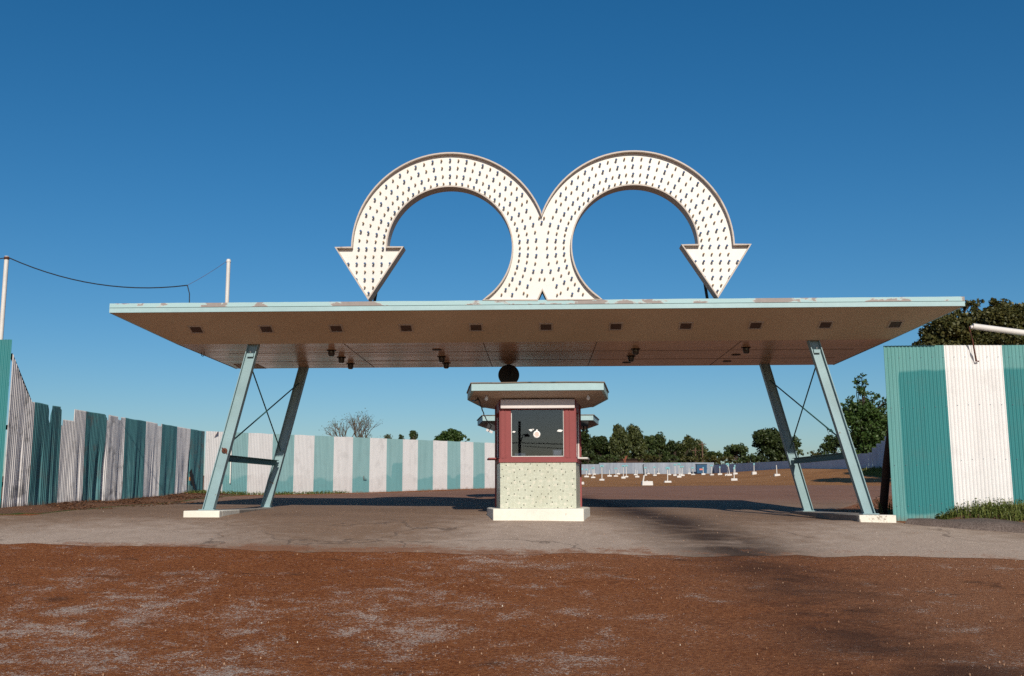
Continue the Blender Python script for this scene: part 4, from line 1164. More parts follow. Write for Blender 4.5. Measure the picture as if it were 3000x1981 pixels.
# dark leaning timber behind the right fence
pa, pb = at(2583, 1478, 21.0), at(2614, 1235, 20.2)
mb = MB(); mb.tube([Vector((pa.x, 21.0, g(pa.x, 21)-.05)), pa.lerp(pb, .5), pb], [.085, .08, .078], 12)
tag(mb.build('leaning_timber', M['dark_wood']), 'dark round timber leaning behind the end of the right fence', 'timber')

# raised asphalt ridge curving away to the right from the island
ridge = [(6.50, 18.55), (6.9, 18.15), (7.4, 17.75), (8.1, 17.3), (9.0, 16.9), (10.0, 16.65), (11.4, 16.45), (13.2, 16.3)]
RP = []
for i in range(len(ridge)-1):
    for q in range(8):
        s = q/8; RP.append((ridge[i][0]+(ridge[i+1][0]-ridge[i][0])*s, ridge[i][1]+(ridge[i+1][1]-ridge[i][1])*s))
V = []; F = []; prof_r = [(-.20, -.03), (-.15, .05), (-.07, .105), (.02, .12), (.14, .11), (.35, .08), (.8, .02), (1.0, -.04)]
for i, (x, y) in enumerate(RP):
    x2, y2 = RP[min(i+1, len(RP)-1)]; x1, y1 = RP[max(i-1, 0)]
    t_ = Vector((x2-x1, y2-y1, 0)).normalized(); nn = Vector((-t_.y, t_.x, 0)); nn = nn if nn.y > 0 else -nn
    for a_, h_ in prof_r:
        w = .03*mnoise.noise((x*2.2, y*2.2, a_*4))
        q = Vector((x, y, 0))+nn*(a_+w)
        V.append(Vector((q.x, q.y, g(q.x, q.y)+h_*(1+.5*mnoise.noise((x*1.5, a_*3, 2))))))
m_ = len(prof_r)
for i in range(len(RP)-1):
    for j in range(m_-1): F.append((i*m_+j, (i+1)*m_+j, (i+1)*m_+j+1, i*m_+j+1))
def tar_mat():
    t = NT('old_tar'); f = t.noise(40, 4, .7); b = t.noise(2.5, 6, .65)
    c = t.mix(t.mr(f, .35, .7), (.085, .062, .052), (.23, .18, .155)); c = t.mix(t.mr(b, .4, .65, 0, .5), c, (.07, .05, .042))
    return t.done(c, .95, 0, t.bump(f, .8, .02), .15)
M['old_tar'] = tar_mat()
mb = MB(); mb.add(V, F, 0, True); tag(mb.build('asphalt_ridge', M['old_tar'], None, fixn=False), kind='structure')

# ------------------------------------------------------------------ grass, weeds, litter, pebbles
rnd = random.Random(7)
def blades(name, spots, h0, h1, w, mat, lean=.5, label=None, cat=None):
    mb = MB(); cols = []
    for (x, y, k) in spots:
        z = g(x, y)-.01; h = rnd.uniform(h0, h1)*k; a = rnd.uniform(0, 6.28); le = rnd.uniform(0, lean)*h
        dx, dy = math.cos(a)*le, math.sin(a)*le; b = rnd.uniform(0, 6.28); wx, wy = math.cos(b)*w, math.sin(b)*w
        c = rnd.random()
        mb.add([(x-wx, y-wy, z), (x+wx, y+wy, z), (x+dx*.4+wx*.8, y+dy*.4+wy*.8, z+h*.6), (x+dx*.4-wx*.8, y+dy*.4-wy*.8, z+h*.6), (x+dx, y+dy, z+h)], [(0, 1, 2, 3), (3, 2, 4)])
        cols += [(c, 0, 0, 1)]*5
        if rnd.random() < .45:      # small side leaves of the weeds
            for q in range(3):
                zz = z+h*rnd.uniform(.3, .95); px, py = x+dx*.6, y+dy*.6; an = rnd.uniform(0, 6.28); l_ = rnd.uniform(.03, .06)
                vx, vy = math.cos(an)*l_, math.sin(an)*l_
                mb.add([(px, py, zz), (px+vx*.6-vy*.35, py+vy*.6+vx*.35, zz+.012), (px+vx, py+vy, zz+.02), (px+vx*.6+vy*.35, py+vy*.6-vx*.35, zz)], [(0, 1, 2, 3)])
                cols += [(min(1, c+.15), 0, 0, 1)]*4
    o = mb.build(name, mat, None, 0, cols, fixn=False); o['kind'] = 'stuff'; tag(o, label, cat); return o
sp = []
for i in range(5200):
    x = xr0+.75+ (rnd.random()**.85)*(xr_end-xr0-1.0); depth = rnd.random()
    front = 18.25-.07*(x-8)
    y = YRF-.04-(YRF-front)*depth**1.15*(.25+.75*ss(xr0+.7, xr0+1.7, x))
    k = .55+.6*(1-depth)*(.5+.5*mnoise.noise((x*1.7, y, 0))+.3)
    if mnoise.noise((x*2.5, y*2.5, 4)) < -.38: continue
    sp.append((x, y, max(.25, k)*ss(xr0+.5, xr0+1.6, x+.2)))
blades('weeds', sp, .11, .30, .008, M['grass_blade'], .45, 'green weeds and grass along the foot of the right fence', 'weeds')
sp = []
for i in range(2600):
    x = rnd.uniform(27, 32); y = rnd.uniform(78, 94)
    if math.hypot((x-29.8)/2.8, (y-86)/7.5) < 1: sp.append((x, y, 1))
blades('bank_grass', sp, .10, .30, .03, M['grass_blade'], .5, 'rough green grass on the far right bank', 'grass')
sp = []
for i in range(700):
    s = rnd.uniform(.3, 6.5); q = BA+BD*s+nb*rnd.uniform(.02, .35); sp.append((q.x, q.y, 1))
for i in range(200):
    y = rnd.uniform(29.5, 31.6); sp.append((XF+rnd.uniform(.05, .3), y, 1))
blades('fence_grass', sp, .04, .13, .007, M['grass_blade'], .6, 'thin green grass at the foot of the striped back fence', 'grass')
sp = [(xr0+.15+rnd.random()*.5, rnd.uniform(20.3, 22), 1) for i in range(70)]
blades('dark_weeds', sp, .1, .42, .008, M['grass_blade'], .5, 'sparse weeds in the shade behind the right fence', 'weeds')

def flakes(name, spots, smin, smax, mat, label, cat, thick=False):
    mb = MB(); cols = []
    for (x, y) in spots:
        s = rnd.uniform(smin, smax); z = g(x, y)+.014; c = rnd.random()
        if thick:
            n_ = 6; a0 = rnd.random()*6
            R_ = [s*rnd.uniform(.7, 1.1) for _ in range(n_)]
            V = [(x+R_[k]*math.cos(a0+k*1.047), y+R_[k]*math.sin(a0+k*1.047), z-.01) for k in range(n_)]
            V += [(x+.6*R_[k]*math.cos(a0+k*1.047), y+.6*R_[k]*math.sin(a0+k*1.047), z+s*rnd.uniform(.5, .9)) for k in range(n_)]
            mb.add(V, [(k, (k+1) % n_, n_+(k+1) % n_, n_+k) for k in range(n_)]+[tuple(range(n_, 2*n_))]); cols += [(c, 0, 0, 1)]*12
        else:
            m_ = Matrix.Rotation(rnd.uniform(0, 6.28), 3, 'Z') @ Matrix.Rotation(rnd.uniform(-.9, .9), 3, 'X')
            P_ = [m_ @ Vector(q) for q in ((-s, 0, 0), (-.3*s, .55*s, .1*s), (s, 0, 0), (-.2*s, -.5*s, .12*s))]
            mb.add([Vector((x, y, z+.3*s))+q for q in P_], [(0, 1, 2, 3)]); cols += [(c, 0, 0, 1)]*4
    o = mb.build(name, mat, None, 0, cols, fixn=False); o['kind'] = 'stuff'; return tag(o, label, cat)
sp = []
for i in range(5200):
    y = rnd.uniform(20.2, 31.5); dd = rnd.random()**1.5
    x = XF+.08+dd*(1.25+.5*math.exp(-((y-25)/2.2)**2))
    if mnoise.noise((x*1.6, y*1.1, 2)) < -.15 + .25*dd: continue
    sp.append((x, y))
flakes('leaf_litter', sp, .012, .035, M['dry_leaf'], 'brown dead leaves drifted along the foot of the left fence', 'leaf litter')
sp = []
for i in range(1100):
    y = 6.5+rnd.random()**1.2*16; x = rnd.uniform(-.62, .62)*y
    sp.append((x, y))
def stone_mat():
    t = NT('pebble_stone'); zr, zg, zb, za = t.zone()
    c = t.mix(t.mr(zr, 0, .75), (.19, .085, .04), (.36, .22, .14)); c = t.mix(t.mr(zr, .975, .98), c, (.60, .52, .42))
    return t.done(c, .9)
M['pebble'] = stone_mat()
flakes('pebbles', sp, .003, .009, M['pebble'], 'small loose pebbles scattered over the red gravel', 'pebbles', True)

# ------------------------------------------------------------------ speaker posts
def speaker_post(pos, h, s, label, head=True, tilt_=0.0, block=(.52, .34, .2), head_kind=0, rot=0.0):
    o = empty('speaker_post', pos, label, 'speaker post', 'speaker posts on the brown field')
    P = Vector(pos); m_ = Matrix.Rotation(rot, 3, 'Z')
    mb = MB(); bx_, by_, bz_ = block
    poly = [m_ @ Vector((x, y, 0)) for x, y in ((-bx_/2, -by_/2), (bx_/2, -by_/2), (bx_/2, by_/2), (-bx_/2, by_/2))]
    mb.hexa([P+q+Vector((0, 0, -.08)) for q in poly], [P+q*.93+Vector((0, 0, bz_)) for q in poly]); mb.build('footing', M['white_paint'], o, bevel=.03)
    t_ = P+Vector((math.sin(tilt_)*h, 0, h*math.cos(tilt_)))
    mb = MB(); mb.tube([P+Vector((0, 0, bz_-.02)), t_], [.045, .04], 8); mb.build('post', M['pole_white'], o)
    if head:
        mb = MB()
        if head_kind == 0:
            mb.lathe(t_+Vector((0, 0, -.02)), [(.06, 0), (.11, .05), (.13, .13), (.10, .20), (.03, .22)], 10)
            mb.box(t_+Vector((-.13, -.03, .08)), (.10, .14, .17)); mb.box(t_+Vector((.13, -.03, .08)), (.10, .14, .17))
        else:
            mb.box(t_+Vector((0, 0, .06)), (.14, .14, .2))
        mb.build('speaker_head', M['speaker_teal'], o)
    return o
cr6 = [(8, 590, 318, 1), (105, 465, 330, 1), (155, 418, 335, 0), (222, 478, 305, 1), (245, 422, 310, 0), (378, 522, 270, 1), (510, 454, 322, 0), (620, 454, 312, 1), (662, 415, 322, 0),
       (750, 487, 268, 1), (803, 465, 262, 1), (962, 428, 326, 0), (992, 468, 328, 0), (1135, 438, 300, 1), (1184, 409, 312, 0), (1295, 440, 292, 1), (1360, 408, 292, 0),
       (1520, 558, 305, 1), (1556, 428, 320, 0), (1652, 442, 250, 1), (1720, 470, 242, 1), (1752, 434, 287, 1), (1778, 444, 280, 1), (1897, 410, 290, 0), (1966, 425, 300, 1), (2140, 424, 298, 2), (2288, 432, 262, 1)]
labels6 = ['white speaker post standing just past the right side of the booth', 'slim white speaker post, second to the right of the booth', 'faint short post against the fence, third to the right of the booth',
 'white speaker post, fourth to the right of the booth', 'faint post close behind the fourth post from the booth', 'large teal-headed speaker post on a thick block left of the field',
 'lone slim post right of the large teal-headed one', 'speaker post with teal head before the middle of the pale fence, left one', 'short post by the pale fence behind the left middle ones',
 'tall teal-headed post, front one of an overlapping pair', 'tall post on a rounded block, rear one of an overlapping pair', 'thin post standing left in a close bare pair', 'thin post standing right in a close bare pair, nearer',
 'small teal-headed post behind the big lone footing', 'short post at the pale fence right of the big lone footing', 'teal-headed post midway along the pale fence, on a wide block', 'slightly leaning post at the middle of the pale fence',
 'teal-headed post in front, alone on the open dirt in mid field', 'thin post right behind the front mid field post', 'very tall post on a thick block in the mid field cluster', 'tall teal-headed post nearest in the mid field cluster',
 'teal-headed post, rear left in the mid field cluster', 'teal-headed post, rear right in the mid field cluster', 'bare slim post at the fence left of the blue container', 'leaning post just left of the blue container',
 'post carrying a pink red tag in front of the blue container', 'teal-headed post where the pale and the shaded fence meet']
S6 = 400/2375
for (x, yb_, yt_, k), lab in zip(cr6, labels6):
    u, vb, vt = 1700+x*S6, 1320+yb_*S6, 1320+yt_*S6
    P = ground_hit(u, vb, 40, 176); hh = (vb-vt)*P.y/F_PX
    lean_ = .09 if 'leaning' in lab else rnd.uniform(-.02, .02)
    if lab.startswith('leaning'): lean_ = -.08
    o = speaker_post(P, max(.8, hh-.12), 1, lab, k > 0, lean_, (rnd.uniform(.45, .62), .34, rnd.uniform(.14, .22)), 0 if k == 1 else 1, rnd.uniform(-.3, .3))
    if k == 2:
        mb = MB(); mb.box(P+Vector((-.28, -.06, hh-.25)), (.42, .03, .2)); mb.build('tag', M['sign_red'], o)
P = ground_hit(1896, 1422, 40, 176)
o = speaker_post(P, .3, 1, 'big white footing with a bent broken post', False, 0, (.74, .42, .27), 0, .1)
q = at(1887, 1393, P.y); q2 = at(1883, 1364, P.y)
mb = MB(); mb.tube([P+Vector((-.27, 0, .2)), q], .05, 8); mb.tube([q, q2+Vector((.02, 0, 0)), q2+Vector((.08, 0, .08))], .035, 8, 1); mb.build('broken_post', [M['pole_white'], M['black_steel']], o)
cr7 = [(470, 567, 380, 1), (645, 585, 312, 1), (693, 583, 340, 1), (800, 698, 400, 1), (822, 555, 347, 1), (1262, 556, 308, 1), (1792, 592, 318, 0)]
labels7 = ['small post before the left end of the shaded fence', 'tall straight post of the joined pair by the shaded fence', 'leaning post of the joined pair by the shaded fence', 'teal-headed post standing nearest in front of the shaded fence',
  'pale post behind the nearest one at the shaded fence', 'tall post on a thick block midway along the shaded fence', 'thin headless rod on a block beside the right canopy leg']
S7 = 300/2375
for (x, yb_, yt_, k), lab in zip(cr7, labels7):
    u, vb, vt = 2050+x*S7, 1320+yb_*S7, 1320+yt_*S7
    P = ground_hit(u, vb, 40, 176); hh = (vb-vt)*P.y/F_PX
    speaker_post(P, max(.8, hh-.12), 1, lab, k > 0, -.10 if 'leaning' in lab else rnd.uniform(-.02, .02), (rnd.uniform(.5, .65), .34, .2 if 'thick' not in lab else .3), 1 if x != 645 else 0, rnd.uniform(-.2, .2))

# blue refuse container
P = ground_hit(2055, 1391.5, 100, 176); P = Vector((at(2055, 1391, 174).x, 174, g(at(2055, 1391, 174).x, 174)))
dm = empty('refuse_container', P, 'dark blue refuse container against the pale far fence', 'container')
w_, h_ = 28*174/F_PX, 27*174/F_PX
mb = MB(); mb.hexa([P+Vector((-w_/2, -.6, .1)), P+Vector((w_/2, -.6, .1)), P+Vector((w_/2, .6, .1)), P+Vector((-w_/2, .6, .1))], [P+Vector((-w_/2-.05, -.7, h_)), P+Vector((w_/2+.05, -.7, h_)), P+Vector((w_/2+.05, .6, h_)), P+Vector((-w_/2-.05, .6, h_))]); mb.build('bin', M['dumpster_blue'], dm)
mb = MB(); mb.box(P+Vector((0, -.05, h_+.04)), (w_+.2, 1.4, .08)); mb.build('lid', M['black_metal'], dm)
for sx in (-1, 1):
    mb = MB(); mb.box(P+Vector((sx*(w_/2+.1), -.2, h_*.55)), (.1, .5, .14)); mb.build('side_pocket', M['dumpster_blue'], dm)

# ------------------------------------------------------------------ trees
def leafcloud(mb, cols, c, r, n, size, rnd, droop=0.0, bias=.5):
    for i in range(n):
        while True:
            v = Vector((rnd.uniform(-1, 1), rnd.uniform(-1, 1), rnd.uniform(-1, 1)))
            if .02 < v.length <= 1: break
        v = v.normalized()*(v.length**bias)
        p = Vector((c[0]+v.x*r[0], c[1]+v.y*r[1], c[2]+v.z*r[2]))
        nrm = (v*.7+Vector((rnd.gauss(0, .6), rnd.gauss(0, .6), rnd.gauss(.25, .6)))).normalized()
        a = nrm.orthogonal().normalized(); a = Matrix.Rotation(rnd.uniform(0, 6.28), 3, nrm) @ a; b = nrm.cross(a)
        if droop: a = (a*.4+Vector((0, 0, -droop))).normalized(); b = nrm.cross(a).normalized()
        s = size*rnd.uniform(.6, 1.3); w = s*rnd.uniform(.45, .75)
        mb.v += [p-a*s*.5, p+b*w*.5-a*.1*s, p+a*s*.5, p-b*w*.5+a*.05*s]
        k = len(mb.v)-4; mb.f.append((k, k+1, k+2, k+3)); mb.m.append(0); mb.smooth.append(False)
        t = rnd.random(); cols += [(t, 0, 0, 1)]*4
def limb(mb, a, b, r0, r1, rnd, n=4, wob=.08):
    L = (b-a).length
    P_ = [a.lerp(b, i/n)+Vector((rnd.gauss(0, wob*L*.3), rnd.gauss(0, wob*L*.3), 0))*(1 if 0 < i < n else 0) for i in range(n+1)]
    mb.tube(P_, [r0+(r1-r0)*i/n for i in range(n+1)], 6)
def tree(base_, clumps, leaf, size, density, label, seed, bark='bark', trunk_r=.22, cat='tree', droop=0, name='tree', group='trees beyond the fences', bias=.55, trunk_top=None):
    """clumps: (dx, dy, height above base, rx, rz)"""
    rn = random.Random(seed); B = Vector(base_)
    o = empty(name, B, label, cat, group)
    mb = MB(); H = max(c[2] for c in clumps); zt = trunk_top or H*.62
    tip = B+Vector((rn.uniform(-.1, .1)*H*.2, 0, zt))
    limb(mb, B-Vector((0, 0, .2)), tip, trunk_r, trunk_r*.45, rn, 5)
    lm = MB(); cols = []
    for (dx, dy, h, rx, rz) in clumps:
        c = B+Vector((dx, dy, h))
        st = B.lerp(tip, min(.98, max(.25, (h-rz)/max(.1, zt)*.75)))
        limb(mb, st, c, trunk_r*.38, .03, rn, 4, .12)
        for q in range(3):
            e = c+Vector((rn.uniform(-1, 1)*rx*.8, rn.uniform(-1, 1)*rx*.8, rn.uniform(-.4, .9)*rz)); limb(mb, c.lerp(st, .3), e, trunk_r*.16, .015, rn, 3, .12)
        n = int(density*15*(rx*rx*rz)**.64/ (size*size))
        # each clump is itself a handful of leaf sprays
        ns = max(4, int(5+rx*2.2))
        for q in range(ns):
            v = Vector((rn.gauss(0, 1), rn.gauss(0, 1), rn.gauss(0.15, 1))).normalized()*rn.uniform(.35, .95)
            cc = (c.x+v.x*rx, c.y+v.y*rx, c.z+v.z*rz); k = rn.uniform(.28, .55)
            leafcloud(lm, cols, cc, (rx*k, rx*k, rz*k*(1.4 if droop else .8)), max(6, n//ns), size, rn, droop, bias)
    mb.build('trunk', M[bark], o)
    lm.build('crown', M[leaf], o, 0, cols, fixn=False)
    return o
def crown_tree(u0, u1, vt, vb, Y, leaf, label, seed, prof='round', size=.42, cover=3.0, n=None, name='tree', cat='tree', group='trees beyond the fences', trunk_r=.3, droop=0.0, lobes=(), gap=0.0):
    """a crown of many leafy clumps with the given extent at its real distance Y; lobes are extra (u, v, r) clumps"""
    rn = random.Random(seed); uc, hw = (u0+u1)/2, (u1-u0)/2
    base_ = at(uc, vb, Y); B = Vector((base_.x, Y, g(base_.x, Y))); k = Y/F_PX
    o = empty(name, B, label, cat, group)
    W = hw*k; H = (vb-vt)*k; zlow = base_.z
    tops = [rn.uniform(-.07, .07) for _ in range(9)]
    def top(t):
        j = (t+1)*4; i = min(7, int(j)); w = tops[i]+(tops[i+1]-tops[i])*(j-i)
        if prof == 'round': f = math.sqrt(max(0, 1-t*t*.93))
        elif prof == 'tall': f = max(.1, 1-abs(t)**1.1*.86)
        elif prof == 'flat': f = 1-.35*t*t
        elif prof == 'left': f = max(.2, 1-((t+.45)/1.5)**2*.85) if t > -.45 else max(.2, 1-((t+.45)/.6)**2*.75)
        else: f = 1-.8*t*t
        return max(.12, f+w)
    C = []
    n = int((n or 14)*1.0 + 5*min(3.0, H/max(.5, W)))
    for i in range(n):
        t = rn.uniform(-.95, .95) if i % 3 else rn.uniform(-.6, .6)
        f = top(t); r = min(W*rn.uniform(.36, .52), H*rn.uniform(.17, .30))
        z = zlow + H*f*(rn.uniform(.1, 1) if i % 2 else rn.uniform(.78, 1)) - r*.8
        C.append((B.x+t*(W-r*.6), Y+rn.uniform(-.55, .55)*W*math.sqrt(max(.1, 1-t*t)), z, r))
    for (lu, lv, lr) in lobes:
        q = at(lu, lv, Y); C.append((q.x, Y+rn.uniform(-.4, .4)*W, q.z, lr*k))
    mb = MB(); tip = Vector((B.x, Y, zlow+H*.72)); limb(mb, B-Vector((0, 0, .2)), tip, trunk_r, trunk_r*.3, rn, 5, .05)
    lm = MB(); cols = []
    for (x, y, z, r) in C:
        c = Vector((x, y, z)); st = B.lerp(tip, min(.95, max(.3, (z-B.z)/max(.5, tip.z-B.z)*.72)))
        limb(mb, st, c, trunk_r*.30, .03, rn, 3, .10)
        nn = int(1.25*cover*math.pi*r*r/(.30*size*size)); ns = max(4, int(5+r*2.4))
        for q in range(ns):
            v = Vector((rn.gauss(0, 1), rn.gauss(0, 1), rn.gauss(.2, .9))).normalized()*rn.uniform(.25, .95)*r
            kk = r*rn.uniform(.36, .62)
            if rn.random() < gap: continue
            leafcloud(lm, cols, (x+v.x, y+v.y, z+v.z), (kk, kk, kk*(1.7 if droop else .75)), max(5, nn//ns), size, rn, droop, .5)
    mb.build('trunk', M['bark'], o); lm.build('crown', M[leaf], o, 0, cols, fixn=False)
    return o

# tree line behind the pale fence
for i, a_ in enumerate([
 (1688, 1732, 1258, 1356, 204, 'leaf_dark', 'dark tree right beside the booth, at the left end of the tree line', 'round', 0, 0),
 (1726, 1790, 1271, 1356, 216, 'leaf_dark', 'dark flat-topped tree in the tree line, second from the booth', 'flat', 0, 0),
 (1786, 1846, 1252, 1356, 206, 'leaf_willow', 'airy olive tree with drooping sprays behind the pale fence', 'round', .6, .12),
 (1840, 1894, 1249, 1356, 212, 'leaf_willow', 'tall olive tree with a pointed top behind the pale fence', 'left', .5, 0),
 (1896, 1962, 1262, 1356, 206, 'leaf_mid', 'spreading tree with sky gaps in the middle of the tree line', 'tall', 0, .22),
 (1952, 2002, 1291, 1356, 216, 'leaf_dark', 'lower dark tree right of the spreading one', 'flat', 0, 0),
 (1994, 2036, 1279, 1356, 208, 'leaf_willow', 'olive round-topped tree beside the far utility poles', 'round', .3, 0),
 (2030, 2066, 1283, 1356, 203, 'leaf_willow', 'narrow olive tree at the right end of the tree line', 'tall', .4, 0),
 (2062, 2124, 1319, 1358, 222, 'leaf_mid', 'distant low green tree between the tree line and the pale loose tree', 'flat', 0, .1),
 (2114, 2204, 1300, 1358, 196, 'leaf_mid', 'pale green loose tree left of the big round one', 'round', 0, .22)]):
    crown_tree(a_[0]-5, a_[1]+6, *a_[2:7], 100+i, a_[7], .46, 2.8, 18, droop=a_[8], gap=a_[9])
for i, a_ in enumerate([
 (1690, 1790, 1278, 1356, 232, 'leaf_dark', 'dark tree set back in the gap between the first two of the tree line'),
 (1780, 1880, 1274, 1356, 234, 'leaf_dark', 'dark tree set back between the two olive ones'),
 (1860, 1950, 1277, 1356, 236, 'leaf_mid', 'green tree set back behind the spreading one'),
 (1925, 2010, 1297, 1356, 233, 'leaf_dark', 'dark tree set back right of the spreading one'),
 (1990, 2075, 1299, 1356, 235, 'leaf_dark', 'dark tree set back behind the far utility poles')]):
    crown_tree(*a_[:7], 150+i, 'flat', .52, 3.0, 24)
for i, a_ in enumerate([
 (1690, 1760, 1318, 1360, 184, 'leaf_dark', 'dark undergrowth behind the pale fence near the booth'),
 (1752, 1812, 1330, 1360, 186, 'leaf_mid', 'green undergrowth below the airy olive tree'),
 (1866, 1942, 1330, 1360, 184, 'leaf_olive', 'yellow green bush over the middle of the pale fence'),
 (1930, 1996, 1332, 1360, 187, 'leaf_mid', 'green bush over the right half of the pale fence'),
 (1986, 2060, 1334, 1360, 185, 'leaf_olive', 'olive bush behind the blue container'),
 (2050, 2112, 1332, 1362, 188, 'leaf_olive', 'olive bush where the two far fences meet'),
 (2096, 2168, 1336, 1364, 185, 'leaf_olive', 'low olive bush left of the shaded fence'),
 (2160, 2224, 1334, 1362, 180, 'leaf_mid', 'green bush at the foot of the big round tree')]):
    crown_tree(*a_[:7], 200+i, 'flat', .42, 3.0, None, 'bush', 'bush', 'bushes beyond the fences', .08)
crown_tree(2198, 2322, 1250, 1360, 182, 'leaf_dark', 'big round dark tree left of the right canopy legs', 301, 'round', .44, 3.6, 34, trunk_r=.4)
crown_tree(2310, 2352, 1272, 1356, 190, 'leaf_mid', 'lighter tree just right of the big round one', 302, 'round', .44, 1.8, None, gap=.2)
crown_tree(2352, 2420, 1314, 1352, 160, 'leaf_olive', 'yellowish thin shrub over the shaded fence between the right legs', 303, 'left', .36, 1.1, None, 'bush', 'bush', 'bushes beyond the fences', .08, gap=.4)
crown_tree(2402, 2500, 1276, 1352, 150, 'leaf_mid', 'green shrub behind the right front leg', 304, 'flat', .36, 2.4, None, 'bush', 'bush', 'bushes beyond the fences', .1, lobes=((2440, 1262, 7), (2424, 1258, 5)), gap=.1)
crown_tree(2462, 2606, 1168, 1352, 128, 'leaf_fresh', 'tall fresh green tree between the right legs and the right fence', 305, 'flat', .36, 1.9, 30, gap=.22,
           lobes=((2524, 1104, 12), (2518, 1120, 14), (2532, 1118, 13), (2512, 1138, 16), (2534, 1142, 18), (2522, 1160, 22), (2546, 1168, 20), (2574, 1160, 14), (2592, 1176, 16), (2484, 1166, 12), (2470, 1186, 12), (2500, 1182, 20), (2590, 1200, 24), (2476, 1212, 16)))
crown_tree(2496, 2680, 1210, 1372, 138, 'leaf_dark', 'dark tree in the gap beside the right fence', 306, 'flat', .40, 3.6, 34)
# big trees behind the right fence
crown_tree(2690, 2900, 915, 1130, 66, 'leaf_olive', 'huge olive brown tree rising behind the right fence', 308, 'round', .23, 3.0, 44, trunk_r=.4, lobes=((2715, 975, 22), (2740, 940, 24), (2828, 900, 20), (2705, 1002, 20), (2770, 925, 22), (2720, 1010, 26), (2800, 930, 26)), gap=.05)
crown_tree(2822, 3080, 872, 1130, 70, 'leaf_olive', 'second huge olive tree at the right edge behind the white boom', 309, 'round', .23, 3.0, 46, trunk_r=.4, lobes=((2880, 890, 20), (2905, 884, 16), (2925, 900, 22), (2955, 925, 24), (2975, 950, 22)), gap=.05)
# trees above the striped back fence
crown_tree(1270, 1366, 1252, 1312, 92, 'leaf_fresh', 'dense dark green round tree above the striped back fence', 310, 'round', .20, 3.0, 30, trunk_r=.2, lobes=((1372, 1288, 5), (1362, 1278, 6)))
crown_tree(1192, 1226, 1258, 1308, 94, 'leaf_mid', 'small upright tree above the back fence', 311, 'round', .18, 1.8, 16, trunk_r=.1, gap=.1)
crown_tree(1162, 1190, 1271, 1306, 96, 'leaf_mid', 'smaller tree left of the small upright one above the back fence', 312, 'tall', .18, 1.6, 12, trunk_r=.1, gap=.1)
crown_tree(1118, 1156, 1268, 1302, 98, 'leaf_pale', 'thin twiggy shrub above the back fence', 313, 'round', .13, .5, 12, 'bush', 'bush', 'bushes beyond the fences', .08, gap=.3)
# nearly bare spreading tree
def bare_tree(uc, v_top, half_w, Y, label, seed):
    rn = random.Random(seed); p = at(uc, v_top, Y); B = Vector((p.x, Y, g(p.x, Y))); H = p.z-B.z; W = half_w*Y/F_PX
    o = empty('tree', B, label, 'tree', 'trees beyond the fences'); mb = MB(); lm = MB(); cols = []
    def grow(a, d, L, r, depth):
        b = a+d*L
        if depth > 0:
            mid_ = a.lerp(b, .5)+Vector((rn.gauss(0, .06), rn.gauss(0, .06), 0))*L
            mb.tube([a, mid_, b], [r, r*.85, r*.7], 5 if depth > 2 else 4, 0, False)
            n = 3 if depth > 1 else 2
            for k in range(n):
                ax = Vector((rn.gauss(0, 1), rn.gauss(0, 1), rn.gauss(0, .5))).normalized()
                nd_ = (d*.95+ax*.55+Vector((0, 0, .14))).normalized()
                grow(a.lerp(b, rn.uniform(.65, 1)), nd_, L*rn.uniform(.62, .82), r*.62, depth-1)
        else:
            mb.tube([a, b], [r, r*.5], 3, 0, False)
            if rn.random() < .7: leafcloud(lm, cols, b, (.25, .25, .2), 2, .10, rn)
    trunk_top = B+Vector((0, 0, H*.30))
    mb.tube([B-Vector((0, 0, .2)), trunk_top], [.22, .17], 8)
    for k in range(9):
        a = k/9*6.283+rn.uniform(-.2, .2); el = rn.uniform(.45, 1.35)
        d = Vector((math.cos(a)*math.cos(el), math.sin(a)*math.cos(el), math.sin(el)))
        grow(trunk_top, d, (H*.285 if el > .8 else W*.40)*rn.uniform(.9, 1.1), .060, 4)
    mb.build('trunk', M['pale_bark'], o); lm.build('crown', M['leaf_pale'], o, 0, cols, fixn=False)
bare_tree(1040, 1214, 92, 74, 'nearly bare spreading tree with thin twigs above the back fence', 17)

# far sheds and poles among the trees
for u, vt, Y, lab in ((2057, 1294, 195, 'thin wooden utility pole in the tree line, right one'), (2037, 1312, 198, 'thin wooden utility pole in the tree line, left one')):
    p = at(u, vt, Y); B = Vector((p.x, Y, g(p.x, Y)))
    o = empty('utility_pole', B, lab, 'utility pole', 'far utility poles')
    mb = MB(); mb.tube([B-Vector((0, 0, .2)), Vector((B.x, Y, p.z))], [.17, .12], 8); mb.build('pole', M['pole_wood'], o)
    mb = MB(); mb.box((B.x, Y-.15, p.z-.5), (1.5, .1, .12)); mb.build('crossarm', M['pole_wood'], o)
p = at(1840, 1345, 192); B = Vector((p.x, 192, g(p.x, 192)))
sh = empty('shed', B, 'dark roofed shed half hidden behind the pale fence', 'shed')
mb = MB(); mb.box(B+Vector((0, 0, 1.3)), (5.2, 4, 2.8)); mb.build('wall', M['dark_wood'], sh)
zt_ = at(1840, 1338, 190).z; mb = MB(); mb.hexa([B+Vector((-3, -2.4, 2.6)), B+Vector((3, -2.4, 2.6)), B+Vector((3, 2.4, 2.6)), B+Vector((-3, 2.4, 2.6))], [Vector((B.x-2.8, B.y-.1, zt_-.5)), Vector((B.x+2.8, B.y-.1, zt_-.5)), Vector((B.x+2.8, B.y+.1, zt_-.5)), Vector((B.x-2.8, B.y+.1, zt_-.5))]); mb.build('roof', M['tar_roof'], sh)
p = at(1834, 1338, 184); B = Vector((p.x, 184, g(p.x, 184)))
rt_ = empty('dead_tree', B, 'reddish bare forked trunk above the pale fence', 'dead tree')
